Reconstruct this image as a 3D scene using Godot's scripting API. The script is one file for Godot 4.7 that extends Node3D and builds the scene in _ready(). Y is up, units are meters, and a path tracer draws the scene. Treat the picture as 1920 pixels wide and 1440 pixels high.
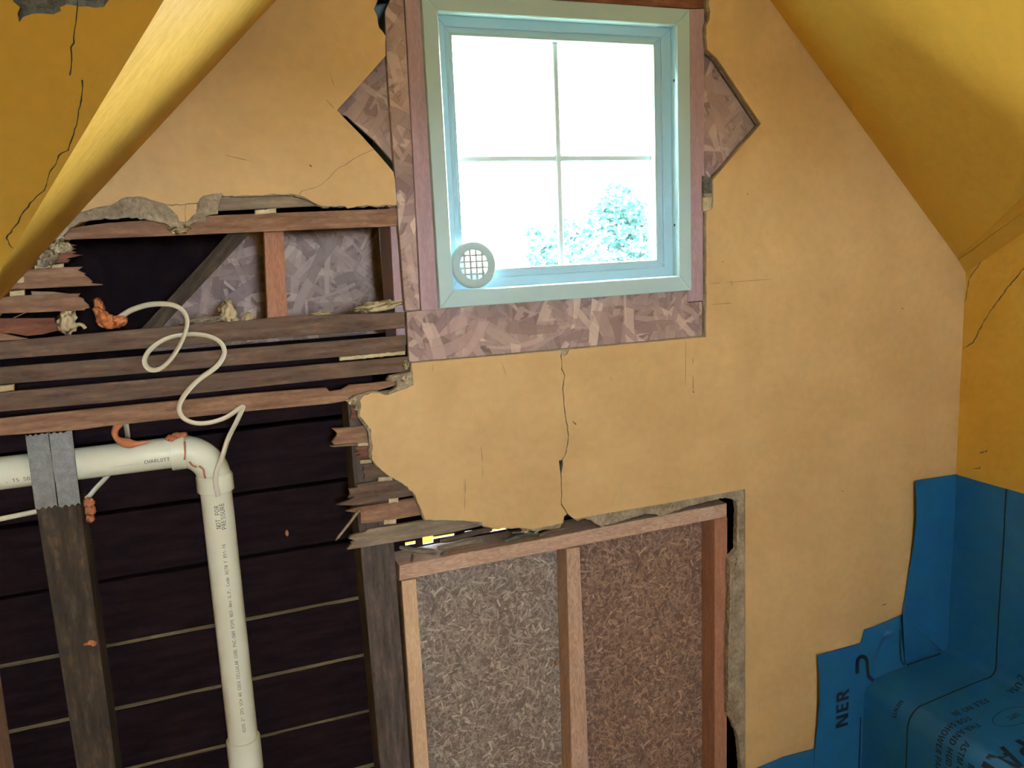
extends Node3D
# Attic gable wall with broken plaster. x runs along the wall, y up from the floor, z into the room;
# the painted face of the gable wall lies at z = 0.
const FOCAL := 1535.7      # pixels of a 1920 x 1440 picture
const CAM_Z := 1.62
const EYE := 1.6
var cam_basis: Basis
var M := {}
var counts := {}
var bases := {}
var rng := RandomNumberGenerator.new()

# ---------------------------------------------------------------- geometry helpers
class MB:
	var v := PackedVector3Array()
	var n := PackedVector3Array()
	var uv := PackedVector2Array()
	func tri(a: Vector3, b: Vector3, c: Vector3, na: Vector3, nb: Vector3, nc: Vector3, ua := Vector2.ZERO, ub := Vector2.ZERO, uc := Vector2.ZERO):
		if (b - a).cross(c - a).dot(na + nb + nc) > 0.0:
			v.append(a); v.append(c); v.append(b)
			n.append(na); n.append(nc); n.append(nb)
			uv.append(ua); uv.append(uc); uv.append(ub)
		else:
			v.append(a); v.append(b); v.append(c)
			n.append(na); n.append(nb); n.append(nc)
			uv.append(ua); uv.append(ub); uv.append(uc)
	func quad(a: Vector3, b: Vector3, c: Vector3, d: Vector3, nn: Vector3, ua := Vector2.ZERO, ub := Vector2.ZERO, uc := Vector2.ZERO, ud := Vector2.ZERO):
		tri(a, b, c, nn, nn, nn, ua, ub, uc)
		tri(a, c, d, nn, nn, nn, ua, uc, ud)

func ray(x: float, y: float) -> Vector3:
	return cam_basis * Vector3((x - 960.0) / FOCAL, -(y - 720.0) / FOCAL, -1.0)

func P(x: float, y: float, z := 0.0) -> Vector3:          # where the line of sight meets the plane at depth z
	var d := ray(x, y)
	return Vector3(0, EYE, CAM_Z) + d * ((z - CAM_Z) / d.z)

func PH(x: float, y: float, h: float) -> Vector3:         # ... meets the level plane at height h
	var d := ray(x, y)
	return Vector3(0, EYE, CAM_Z) + d * ((h - EYE) / d.y)

func P2(x: float, y: float, z := 0.0) -> Vector2:
	var p := P(x, y, z)
	return Vector2(p.x, p.y)

func PX(a: Array, z := 0.0) -> PackedVector2Array:
	var r := PackedVector2Array()
	for i in range(0, a.size(), 2):
		r.append(P2(a[i], a[i + 1], z))
	return r

func torn(line: PackedVector2Array, amp: float, step: float, seed_: int, closed := false) -> PackedVector2Array:
	var r := PackedVector2Array()
	var g := RandomNumberGenerator.new()
	g.seed = seed_
	var m := line.size()
	for i in (m if closed else m - 1):
		var a := line[i]
		var b := line[(i + 1) % m]
		var k := maxi(1, int(a.distance_to(b) / step))
		var side := (b - a).orthogonal().normalized()
		for j in k:
			var p := a.lerp(b, float(j) / k)
			if j > 0: p += side * g.randfn(0.0, amp) + (b - a).normalized() * g.randf_range(-.3, .3) * step
			r.append(p)
	if not closed: r.append(line[m - 1])
	return r

func commit(surfaces: Array, called: String, parent: Node = null, at = null) -> MeshInstance3D:
	var mesh := ArrayMesh.new()
	var lo := Vector3.INF
	var hi := -Vector3.INF
	for s in surfaces:
		for p in s[0].v:
			lo = lo.min(p); hi = hi.max(p)
	var base: Vector3 = at if at != null else (Vector3((lo.x + hi.x) / 2, lo.y, (lo.z + hi.z) / 2) if parent == null else Vector3.ZERO)
	for s in surfaces:
		var mb: MB = s[0]
		if mb.v.is_empty(): continue
		var vv := mb.v.duplicate()
		if base != Vector3.ZERO:
			for i in vv.size(): vv[i] -= base
		var arr := []
		arr.resize(Mesh.ARRAY_MAX)
		arr[Mesh.ARRAY_VERTEX] = vv
		arr[Mesh.ARRAY_NORMAL] = mb.n
		arr[Mesh.ARRAY_TEX_UV] = mb.uv
		mesh.add_surface_from_arrays(Mesh.PRIMITIVE_TRIANGLES, arr)
		mesh.surface_set_material(mesh.get_surface_count() - 1, s[1])
	var o := MeshInstance3D.new()
	o.mesh = mesh
	o.cast_shadow = GeometryInstance3D.SHADOW_CASTING_SETTING_ON
	if parent == null:
		o.name = numbered(called)
		o.position = base
		add_child(o)
	else:
		o.name = called
		parent.add_child(o, true)
		o.position = base - bases.get(parent, Vector3.ZERO)
		bases[o] = base
	return o

func numbered(called: String) -> String:
	var k: int = counts.get(called, 0)
	counts[called] = k + 1
	return called if k == 0 else "%s_%03d" % [called, k]

func tag(o: Node, label: String, category: String, group := "") -> Node:
	o.set_meta("label", label); o.set_meta("category", category)
	if group != "": o.set_meta("group", group)
	return o

func thing(called: String, at: Vector3, label := "", category := "", group := "") -> Node3D:
	var o := Node3D.new()
	o.name = numbered(called)
	add_child(o)
	o.position = at
	bases[o] = at
	if label != "": tag(o, label, category, group)
	return o

func structure(called: String, label: String, category: String) -> Node3D:
	var o := thing(called, Vector3.ZERO, label, category)
	o.set_meta("kind", "structure")
	return o

func inset(poly: PackedVector2Array, b: float) -> PackedVector2Array:     # poly counter-clockwise
	var r := PackedVector2Array()
	var m := poly.size()
	for i in m:
		var d1 := (poly[i] - poly[(i + m - 1) % m]).normalized()
		var d2 := (poly[(i + 1) % m] - poly[i]).normalized()
		var n1 := Vector2(-d1.y, d1.x)
		var n2 := Vector2(-d2.y, d2.x)
		var o := (n1 + n2) * (b / maxf(.4, 1.0 + n1.dot(n2)))
		r.append(poly[i] + o)
	return r

# an outline given in the plane z = 0 of xf, from zf (front) to zb (back); grain runs at angle ang
func prism(face: MB, side: MB, poly: PackedVector2Array, zf: float, zb: float, ang := 0.0, su := 1.0, sv := 1.0, bevel := 0.0, xf := Transform3D.IDENTITY, off := Vector2.INF):
	if poly.size() < 3: return
	if Geometry2D.is_polygon_clockwise(poly): poly.reverse()
	var area := 0.0
	for i in poly.size():
		area += poly[i].cross(poly[(i + 1) % poly.size()])
	if area < 0.0: poly.reverse()
	if off == Vector2.INF: off = Vector2(rng.randf() * 7.0, rng.randf() * 7.0)
	var ca := cos(ang); var sa := sin(ang)
	var tex := func(p: Vector2) -> Vector2: return Vector2((p.x * ca + p.y * sa) / su, (-p.x * sa + p.y * ca) / sv) + off
	var top := inset(poly, bevel) if bevel > 0.0 else poly
	var tris := Geometry2D.triangulate_polygon(top)
	if tris.is_empty():
		top = poly; bevel = 0.0
		tris = Geometry2D.triangulate_polygon(poly)
	var nz := (xf.basis * Vector3(0, 0, 1)).normalized()
	for i in range(0, tris.size(), 3):
		var a := top[tris[i]]; var b := top[tris[i + 1]]; var c := top[tris[i + 2]]
		face.tri(xf * Vector3(a.x, a.y, zf), xf * Vector3(b.x, b.y, zf), xf * Vector3(c.x, c.y, zf), nz, nz, nz, tex.call(a), tex.call(b), tex.call(c))
	var back := Geometry2D.triangulate_polygon(poly)
	for i in range(0, back.size(), 3):
		var a := poly[back[i]]; var b := poly[back[i + 1]]; var c := poly[back[i + 2]]
		side.tri(xf * Vector3(a.x, a.y, zb), xf * Vector3(b.x, b.y, zb), xf * Vector3(c.x, c.y, zb), -nz, -nz, -nz, tex.call(a), tex.call(b), tex.call(c))
	var m := poly.size()
	var zt := zf - bevel
	for i in m:
		var j := (i + 1) % m
		var a := poly[i]; var b := poly[j]
		var d := (b - a).normalized()
		var no := (xf.basis * Vector3(d.y, -d.x, 0)).normalized()
		var ua: Vector2 = tex.call(a); var ub: Vector2 = tex.call(b)
		var dv := Vector2(0, (zt - zb) / sv) if absf((ub - ua).y * sv) < absf((ub - ua).x * su) else Vector2((zt - zb) / su, 0)
		if absf((ub - ua).y * sv) >= absf((ub - ua).x * su): dv = Vector2(0.0, (zt - zb) / sv) + Vector2.ZERO
		side.quad(xf * Vector3(a.x, a.y, zt), xf * Vector3(b.x, b.y, zt), xf * Vector3(b.x, b.y, zb), xf * Vector3(a.x, a.y, zb), no, ua, ub, ub + dv, ua + dv)
		if bevel > 0.0:
			face.quad(xf * Vector3(top[i].x, top[i].y, zf), xf * Vector3(top[j].x, top[j].y, zf), xf * Vector3(b.x, b.y, zt), xf * Vector3(a.x, a.y, zt), (no + nz).normalized(), tex.call(top[i]), tex.call(top[j]), ub, ua)

func board(called: String, parent: Node, poly: PackedVector2Array, zf: float, zb: float, mat: Material, ang := 0.0, bevel := .0012, su := .9, sv := .11) -> MeshInstance3D:
	var f := MB.new()
	prism(f, f, poly, zf, zb, ang, su, sv, bevel)
	return commit([[f, mat]], called, parent)

func box(mb: MB, xf: Transform3D, s: Vector3, b := .002, su := .9, sv := .11):
	var h := s / 2
	var poly := PackedVector2Array([Vector2(-h.x, -h.y), Vector2(h.x, -h.y), Vector2(h.x, h.y), Vector2(-h.x, h.y)])
	prism(mb, mb, poly, h.z, -h.z, 0.0 if s.x > s.y else PI / 2, su, sv, b, xf)

func slab(lo: Vector3, hi: Vector3, mb: MB, s := .5):
	box(mb, Transform3D(Basis.IDENTITY, (lo + hi) / 2), hi - lo, 0.0, s, s)

func spline(pts: Array, per := 6) -> Array:
	var c := Curve3D.new()
	for i in pts.size():
		var t: Vector3 = (pts[mini(i + 1, pts.size() - 1)] - pts[maxi(i - 1, 0)]) / 6.0
		c.add_point(pts[i], -t, t)
	var r := []
	for i in pts.size() - 1:
		for k in per: r.append(c.sample(i, float(k) / per))
	r.append(pts[-1])
	return r

# a tube of elliptic section (w along the side vector, h across) along a path
func tube(mb: MB, path: Array, w: float, h: float, sides := 10, up := Vector3(0, 0, 1), caps := true, taper := []):
	var rings := []
	var m := path.size()
	var along := 0.0
	var us := []
	for i in m:
		var t: Vector3 = (path[mini(i + 1, m - 1)] - path[maxi(i - 1, 0)]).normalized()
		var a := up - t * up.dot(t)
		if a.length() < .05: a = Vector3.UP - t * t.y
		if a.length() < .05: a = Vector3.RIGHT - t * t.x
		a = a.normalized()
		up = a
		var b := t.cross(a).normalized()
		if i > 0: along += path[i].distance_to(path[i - 1])
		us.append(along)
		var ring := []
		var k: float = taper[i] if taper.size() > i else 1.0
		for j in sides:
			var an := TAU * j / sides
			var off := (b * cos(an) * w + a * sin(an) * h) * k
			var nn := (b * cos(an) / w + a * sin(an) / h).normalized()
			ring.append([path[i] + off, nn])
		rings.append(ring)
	for i in m - 1:
		for j in sides:
			var k := (j + 1) % sides
			var p: Array = rings[i][j]; var q: Array = rings[i][k]; var r: Array = rings[i + 1][k]; var s: Array = rings[i + 1][j]
			var u0: float = us[i] / .3; var u1: float = us[i + 1] / .3
			var v0 := float(j) / sides; var v1 := float(j + 1) / sides
			mb.tri(p[0], q[0], r[0], p[1], q[1], r[1], Vector2(u0, v0), Vector2(u0, v1), Vector2(u1, v1))
			mb.tri(p[0], r[0], s[0], p[1], r[1], s[1], Vector2(u0, v0), Vector2(u1, v1), Vector2(u1, v0))
	if caps:
		for e in [0, m - 1]:
			var t: Vector3 = (path[1] - path[0]).normalized() * -1.0 if e == 0 else (path[m - 1] - path[m - 2]).normalized()
			for j in sides:
				mb.tri(path[e], rings[e][j][0], rings[e][(j + 1) % sides][0], t, t, t)

# turned profile: pairs of (distance along the axis, radius)
func lathe(mb: MB, at: Vector3, axis: Vector3, prof: Array, sides := 40):
	axis = axis.normalized()
	var a := axis.cross(Vector3(0, 0, 1))
	if a.length() < .1: a = axis.cross(Vector3.RIGHT)
	a = a.normalized()
	var b := axis.cross(a)
	for i in prof.size() - 1:
		var p: Vector2 = prof[i]; var q: Vector2 = prof[i + 1]
		var d := (q - p).normalized()
		for j in sides:
			var c0 := a * cos(TAU * j / sides) + b * sin(TAU * j / sides)
			var c1 := a * cos(TAU * (j + 1) / sides) + b * sin(TAU * (j + 1) / sides)
			var n0 := (c0 * d.x - axis * d.y).normalized()
			var n1 := (c1 * d.x - axis * d.y).normalized()
			mb.tri(at + axis * p.x + c0 * p.y, at + axis * p.x + c1 * p.y, at + axis * q.x + c1 * q.y, n0, n1, n1, Vector2(p.x, j / 9.0), Vector2(p.x, (j + 1) / 9.0), Vector2(q.x, (j + 1) / 9.0))
			mb.tri(at + axis * p.x + c0 * p.y, at + axis * q.x + c1 * q.y, at + axis * q.x + c0 * q.y, n0, n1, n0, Vector2(p.x, j / 9.0), Vector2(q.x, (j + 1) / 9.0), Vector2(q.x, j / 9.0))

# a lump: ellipsoid roughened by noise
func lump(mb: MB, xf: Transform3D, r: Vector3, rough := .25, seed_ := 1, freq := 1.6, seg := 22):
	var noise := FastNoiseLite.new()
	noise.seed = seed_
	noise.frequency = freq
	noise.fractal_octaves = 3
	var f := func(u: float, w: float) -> Vector3:
		var d := Vector3(cos(u) * sin(w), cos(w), sin(u) * sin(w))
		var k := 1.0 + rough * noise.get_noise_3dv(d * 1.0) * 2.0
		return xf * (d * r * k)
	var e := .02
	for i in seg:
		for j in seg / 2:
			var q := []
			for c in [[i, j], [i + 1, j], [i + 1, j + 1], [i, j + 1]]:
				var u: float = TAU * c[0] / seg
				var w: float = clampf(PI * c[1] / (seg / 2), .001, PI - .001)
				var p: Vector3 = f.call(u, w)
				var nn: Vector3 = (f.call(u, w + e) - f.call(u, w - e)).cross(f.call(u + e, w) - f.call(u - e, w)).normalized()
				if nn.dot(p - xf.origin) < 0: nn = -nn
				q.append([p, nn, Vector2(u, w)])
			mb.tri(q[0][0], q[1][0], q[2][0], q[0][1], q[1][1], q[2][1], q[0][2], q[1][2], q[2][2])
			mb.tri(q[0][0], q[2][0], q[3][0], q[0][1], q[2][1], q[3][1], q[0][2], q[2][2], q[3][2])

# lettering laid on a surface: where(x, y) gives [point, normal]
func letters(mb: MB, text: String, size: float, where: Callable, mono := true, bold := false):
	var font := SystemFont.new()
	font.font_names = PackedStringArray(["Droid Sans Mono" if mono else "Droid Sans"])
	if bold: font.font_weight = 700
	var t := TextMesh.new()
	t.font = font
	t.text = text
	t.font_size = 32
	t.pixel_size = size / 32.0
	t.depth = 0.0
	t.curve_step = 1.5
	t.horizontal_alignment = HORIZONTAL_ALIGNMENT_LEFT
	t.vertical_alignment = VERTICAL_ALIGNMENT_CENTER
	var arr := t.get_mesh_arrays()
	var vs: PackedVector3Array = arr[Mesh.ARRAY_VERTEX]
	var ns: PackedVector3Array = arr[Mesh.ARRAY_NORMAL]
	var ix: PackedInt32Array = arr[Mesh.ARRAY_INDEX]
	for i in range(0, ix.size(), 3):
		if ns[ix[i]].z < .5: continue
		var a: Array = where.call(vs[ix[i]].x, vs[ix[i]].y)
		var b: Array = where.call(vs[ix[i + 1]].x, vs[ix[i + 1]].y)
		var c: Array = where.call(vs[ix[i + 2]].x, vs[ix[i + 2]].y)
		mb.tri(a[0], b[0], c[0], a[1], b[1], c[1])

# a sheet through a grid of points with a thickness
func sheet(mb: MB, grid: Array, thick: float, away: Vector3):
	var r := grid.size(); var c: int = grid[0].size()
	var nn := []
	for i in r:
		var row := []
		for j in c:
			var du: Vector3 = grid[mini(i + 1, r - 1)][j] - grid[maxi(i - 1, 0)][j]
			var dv: Vector3 = grid[i][mini(j + 1, c - 1)] - grid[i][maxi(j - 1, 0)]
			var q := du.cross(dv).normalized()
			if q.dot(away) < 0: q = -q
			row.append(q)
		nn.append(row)
	for i in r - 1:
		for j in c - 1:
			for s in [0, 1]:
				var k := []
				for w in [[i, j], [i + 1, j], [i + 1, j + 1], [i, j + 1]]:
					var q: Vector3 = nn[w[0]][w[1]]
					var p: Vector3 = grid[w[0]][w[1]]
					k.append([p if s == 0 else p - q * thick, q if s == 0 else -q, Vector2(w[0], w[1]) * .02])
				mb.tri(k[0][0], k[1][0], k[2][0], k[0][1], k[1][1], k[2][1], k[0][2], k[1][2], k[2][2])
				mb.tri(k[0][0], k[2][0], k[3][0], k[0][1], k[2][1], k[3][1], k[0][2], k[2][2], k[3][2])
	var rim := []
	for j in c: rim.append([0, j])
	for i in range(1, r): rim.append([i, c - 1])
	for j in range(c - 2, -1, -1): rim.append([r - 1, j])
	for i in range(r - 2, -1, -1): rim.append([i, 0])
	for k in rim.size() - 1:
		var a: Vector3 = grid[rim[k][0]][rim[k][1]]; var b: Vector3 = grid[rim[k + 1][0]][rim[k + 1][1]]
		var q: Vector3 = nn[rim[k][0]][rim[k][1]]; var q2: Vector3 = nn[rim[k + 1][0]][rim[k + 1][1]]
		mb.quad(a, b, b - q2 * thick, a - q * thick, (b - a).cross(q).normalized())

# ---------------------------------------------------------------- materials
func srgb(r: float, g: float, b: float) -> Color:        # linear base colour to the sRGB that albedo_color wants
	return Color(r, g, b).linear_to_srgb()

func mat(c: Color, rough := .8, tex: Texture2D = null) -> StandardMaterial3D:
	var m := StandardMaterial3D.new()
	m.albedo_color = c
	m.roughness = rough
	m.albedo_texture = tex
	m.metallic_specular = .4
	return m

func tri_mat(m: StandardMaterial3D, s: float) -> StandardMaterial3D:
	m.uv1_triplanar = true
	m.uv1_world_triplanar = true
	m.uv1_scale = Vector3.ONE * s
	return m

func noise_image(seed_: int, freq: float, oct := 4, size := 512) -> Image:
	var f := FastNoiseLite.new()
	f.seed = seed_
	f.frequency = freq
	f.fractal_octaves = oct
	f.noise_type = FastNoiseLite.TYPE_SIMPLEX_SMOOTH
	return f.get_seamless_image(size, size)

func wood_texture(seed_: int, dark: Color, light: Color, stain: Color, stain_amount: float, contrast := 1.0, rings := 0.0) -> ImageTexture:
	var n := 512
	var a := noise_image(seed_, .012, 4).get_data()
	var b := noise_image(seed_ + 5, .01, 3).get_data()
	var c := noise_image(seed_ + 9, .09, 3).get_data()
	var out := PackedByteArray()
	out.resize(n * n * 3)
	for y in n:
		for x in n:
			var s := a[y * n + x] / 255.0
			var bl := b[y * n + (x * 6) % n] / 255.0
			var fi := c[((y * 3) % n) * n + x] / 255.0
			var t := s * .6 + fi * .4
			if rings > 0.0: t = lerpf(t, .5 + .5 * sin((s * 5.0 + y * 3.0 / n) * TAU * rings), .35)
			t = clampf((t - .5) * contrast * 1.7 + .5, 0.0, 1.0)
			var col := dark.lerp(light, t)
			col = col.lerp(stain, clampf((bl - .45) * 3.0, 0.0, 1.0) * stain_amount)
			var i := (y * n + x) * 3
			out[i] = int(col.r * 255); out[i + 1] = int(col.g * 255); out[i + 2] = int(col.b * 255)
	return ImageTexture.create_from_image(Image.create_from_data(n, n, false, Image.FORMAT_RGB8, out))

# pressed wood strands: overlapping slivers of different tones
func strand_images(seed_: int, n: int, count: int, l0: float, l1: float, w0: float, w1: float, tones: Array, under: Color) -> Array:
	var g := RandomNumberGenerator.new()
	g.seed = seed_
	var col := PackedByteArray(); col.resize(n * n * 3)
	var hei := PackedByteArray(); hei.resize(n * n)
	for i in n * n:
		col[i * 3] = int(under.r * 255); col[i * 3 + 1] = int(under.g * 255); col[i * 3 + 2] = int(under.b * 255)
		hei[i] = 60
	for k in count:
		var cx := g.randf() * n; var cy := g.randf() * n
		var an := g.randf() * PI
		var L := g.randf_range(l0, l1) / 2; var W := g.randf_range(w0, w1) / 2
		var c: Color = tones[g.randi() % tones.size()]
		var br := g.randf_range(.86, 1.12)
		var hh := g.randi_range(70, 200)
		var ca := cos(an); var sa := sin(an)
		var ex := int(absf(L * ca) + absf(W * sa)) + 1
		var ey := int(absf(L * sa) + absf(W * ca)) + 1
		var slant := g.randf_range(-.8, .8)
		var ph := g.randf() * 9.0
		var taper := g.randf_range(.0, .7)
		var bow := g.randf_range(-.5, .5) / L
		var cover := g.randf_range(.45, .95)
		for y in range(int(cy) - ey - 3, int(cy) + ey + 4):
			for x in range(int(cx) - ex - 3, int(cx) + ex + 4):
				var u := (x - cx) * ca + (y - cy) * sa
				var v := -(x - cx) * sa + (y - cy) * ca
				v += bow * u * u * .3
				var lim := W * (1.0 - taper * (u / L * .5 + .5))
				if absf(u + v * slant) > L or absf(v) > lim: continue
				var i := posmod(y, n) * n + posmod(x, n)
				var gr := br * (1.0 + .06 * sin(v * 1.9 + ph + u * .06))
				if absf(v) > lim - 1.0: gr *= .88
				col[i * 3] = mini(255, int(lerpf(col[i * 3], c.r * 255 * gr, cover))); col[i * 3 + 1] = mini(255, int(lerpf(col[i * 3 + 1], c.g * 255 * gr, cover))); col[i * 3 + 2] = mini(255, int(lerpf(col[i * 3 + 2], c.b * 255 * gr, cover)))
				hei[i] = hh + int(20.0 * v / W)
	var a := Image.create_from_data(n, n, false, Image.FORMAT_RGB8, col)
	var h := Image.create_from_data(n, n, false, Image.FORMAT_L8, hei)
	h.convert(Image.FORMAT_RGB8)
	h.bump_map_to_normal_map(2.0)
	a.generate_mipmaps(); 
	return [ImageTexture.create_from_image(a), ImageTexture.create_from_image(h)]

func blotch(seed_: int, lo: Color, hi: Color, f1: float, f2: float, mix: float) -> ImageTexture:
	var n := 512
	var a := noise_image(seed_, f1, 4).get_data()
	var b := noise_image(seed_ + 3, f2, 3).get_data()
	var out := PackedByteArray(); out.resize(n * n * 3)
	for i in n * n:
		var t := lerpf(a[i] / 255.0, b[i] / 255.0, mix)
		var c := lo.lerp(hi, clampf((t - .5) * 1.5 + .5, 0.0, 1.0))
		out[i * 3] = int(c.r * 255); out[i * 3 + 1] = int(c.g * 255); out[i * 3 + 2] = int(c.b * 255)
	return ImageTexture.create_from_image(Image.create_from_data(n, n, false, Image.FORMAT_RGB8, out))

func bump(seed_: int, freq: float, strength: float) -> ImageTexture:
	var im := noise_image(seed_, freq, 5)
	im.convert(Image.FORMAT_RGB8)
	im.bump_map_to_normal_map(strength)
	return ImageTexture.create_from_image(im)

func with_bump(m: StandardMaterial3D, t: Texture2D, s: float) -> StandardMaterial3D:
	m.normal_enabled = true
	m.normal_texture = t
	m.normal_scale = s
	return m

func materials():
	var plaster_bump := bump(31, .03, 3.0)
	var rough_bump := bump(32, .05, 8.0)
	var mottle := blotch(7, Color(.93, .925, .91), Color(1, 1, 1), .006, .05, .35)
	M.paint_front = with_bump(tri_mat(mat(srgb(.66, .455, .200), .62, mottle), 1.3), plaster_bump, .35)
	M.paint_gold = with_bump(tri_mat(mat(srgb(.74, .445, .060), .55, mottle), 1.3), plaster_bump, .6)
	M.plaster = with_bump(tri_mat(mat(Color(1, 1, 1), .95, blotch(11, Color(.50, .46, .39), Color(.70, .65, .55), .012, .06, .35)), 2.5), rough_bump, .7)
	M.plaster_pale = with_bump(tri_mat(mat(Color(1, 1, 1), .95, blotch(13, Color(.66, .61, .49), Color(.82, .77, .63), .012, .06, .3)), 5.0), rough_bump, .35)
	M.plaster_grey = with_bump(tri_mat(mat(Color(1, 1, 1), .95, blotch(15, Color(.30, .30, .27), Color(.52, .52, .46), .02, .08, .5)), 6.0), rough_bump, .8)
	M.lath = mat(Color(.84, .82, .82), .9, wood_texture(41, Color(.37, .30, .25), Color(.60, .51, .43), Color(.44, .41, .37), .6))
	M.lath_warm = mat(Color(.93, .92, .94), .9, wood_texture(43, Color(.46, .35, .27), Color(.70, .57, .45), Color(.54, .42, .33), .5))
	M.lath_red = mat(Color(1, 1, 1), .9, wood_texture(45, Color(.34, .21, .17), Color(.56, .39, .31), Color(.42, .26, .20), .5))
	M.lath_grey = mat(Color(1, 1, 1), .9, wood_texture(47, Color(.42, .38, .33), Color(.64, .58, .48), Color(.50, .46, .38), .5))
	M.stud_grey = mat(Color(.9, .9, .92), .92, wood_texture(52, Color(.27, .24, .22), Color(.47, .42, .38), Color(.34, .32, .31), .6))
	M.stud_old = mat(Color(.88, .87, .88), .92, wood_texture(51, Color(.20, .17, .14), Color(.42, .36, .29), Color(.24, .24, .24), .6))
	M.siding = mat(Color(.85, .80, .86), .8, wood_texture(53, Color(.11, .085, .09), Color(.20, .155, .155), Color(.12, .11, .14), .5))
	M.ledge = mat(Color(1, 1, 1), .95, wood_texture(55, Color(.30, .27, .20), Color(.50, .45, .34), Color(.34, .30, .24), .4))
	M.fir = mat(Color(.95, .98, 1), .75, wood_texture(57, Color(.71, .56, .46), Color(.85, .71, .60), Color(.75, .59, .48), .35, 1.3, 1.0))
	M.fir_pale = mat(Color(1, 1, 1), .75, wood_texture(59, Color(.78, .64, .50), Color(.90, .79, .64), Color(.80, .65, .51), .3, .8, 1.0))
	M.fir_red = mat(Color(.92, .90, .90), .75, wood_texture(61, Color(.62, .44, .34), Color(.78, .60, .48), Color(.66, .47, .37), .3, .8, 1.0))
	M.fir_mauve = mat(Color(.88, .84, .88), .75, wood_texture(63, Color(.70, .62, .62), Color(.82, .74, .73), Color(.72, .63, .64), .3, .8, 1.0))
	var coarse := strand_images(71, 768, 1100, 42, 160, 7, 36, [Color(.70, .61, .58), Color(.66, .57, .54), Color(.73, .65, .61), Color(.60, .51, .49), Color(.69, .60, .57), Color(.77, .69, .64), Color(.64, .56, .54), Color(.53, .45, .45)], Color(.52, .44, .42))
	M.osb_coarse = with_bump(tri_mat(mat(Color(1, 1, 1), .7, coarse[0]), 1.5), coarse[1], .7)
	var fine := strand_images(73, 1024, 8000, 14, 56, 4, 14, [Color(.66, .62, .56), Color(.60, .56, .51), Color(.75, .70, .63), Color(.56, .51, .47), Color(.64, .59, .54), Color(.48, .43, .40)], Color(.46, .41, .38))
	M.osb_fine = with_bump(tri_mat(mat(Color(1, 1, 1), .8, fine[0]), 1.9), fine[1], .6)
	M.osb_fine_red = with_bump(tri_mat(mat(Color(.94, .84, .79), .8, fine[0]), 1.9), fine[1], .6)
	M.vinyl = mat(srgb(.44, .63, .62), .45)  # white vinyl with the blue of the window flare mixed in
	M.sash = mat(srgb(.40, .68, .82), .4)  # same white, tinted bluer for the flare
	M.muntin = mat(srgb(.72, .92, .93), .4)  # flare-tinted white, lightened for the bloom round the bars
	M.pvc = mat(srgb(.78, .80, .61), .32)
	M.pvc.clearcoat_enabled = true; M.pvc.clearcoat = .3; M.pvc.clearcoat_roughness = .25
	M.ink = mat(srgb(.03, .03, .03), .6)
	M.ink_blue = mat(srgb(.05, .09, .13), .9)
	M.steel = with_bump(tri_mat(mat(srgb(.27, .29, .29), .5, blotch(17, Color(.78, .78, .78), Color(1, 1, 1), .02, .1, .5)), 5.0), rough_bump, .1)
	M.steel.metallic = .55
	M.cable = mat(srgb(.66, .63, .48), .4)
	M.foam = mat(srgb(.62, .22, .08), .35)
	M.foam.clearcoat_enabled = true; M.foam.clearcoat = .4
	M.foam_dull = with_bump(tri_mat(mat(srgb(.55, .21, .10), .8), 10.0), rough_bump, .5)
	M.vent = mat(srgb(.40, .55, .55), .5)
	M.vent_bar = mat(srgb(.45, .52, .50), .5)
	M.liner = with_bump(tri_mat(mat(srgb(.016, .130, .33), .42, mottle), 2.0), bump(35, .012, 2.0), .25)
	M.liner_ink = mat(srgb(.008, .018, .032), .6)
	M.glass = mat(Color(.9, 1, 1, .06), .02)
	M.glass.transparency = BaseMaterial3D.TRANSPARENCY_ALPHA
	M.leaf = mat(srgb(.008, .055, .05), .6)
	M.leaf.cull_mode = BaseMaterial3D.CULL_DISABLED
	M.leaf.backlight_enabled = true
	M.leaf.backlight = srgb(.01, .06, .05)
	M.bark = mat(srgb(.12, .09, .07), .9)
	M.siding.metallic_specular = .15
	M.shell = mat(srgb(.3, .3, .3), .9)
	M.floor = mat(Color(1, 1, 1), .8, wood_texture(65, Color(.40, .32, .24), Color(.60, .50, .38), Color(.5, .42, .32), .3))
	M.slit_yellow = mat(srgb(.085, .030, .0026), 1.0)  # ochre of the added block behind the slits, picked to come out bright yellow
	M.slit_yellow.metallic_specular = 0.0
	M.lawn = mat(srgb(.30, .30, .20), .95)
	M.scuff = mat(srgb(.16, .12, .08), .9)

# ---------------------------------------------------------------- the room
var foot_l: Vector2
var foot_r: Vector2
var apex: Vector2
var x_l: float
var x_r: float

func cross_at(a: Vector2, b: Vector2, c: Vector2, d: Vector2) -> Vector2:
	return Geometry2D.line_intersects_line(a, b - a, c, d - c)

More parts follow.
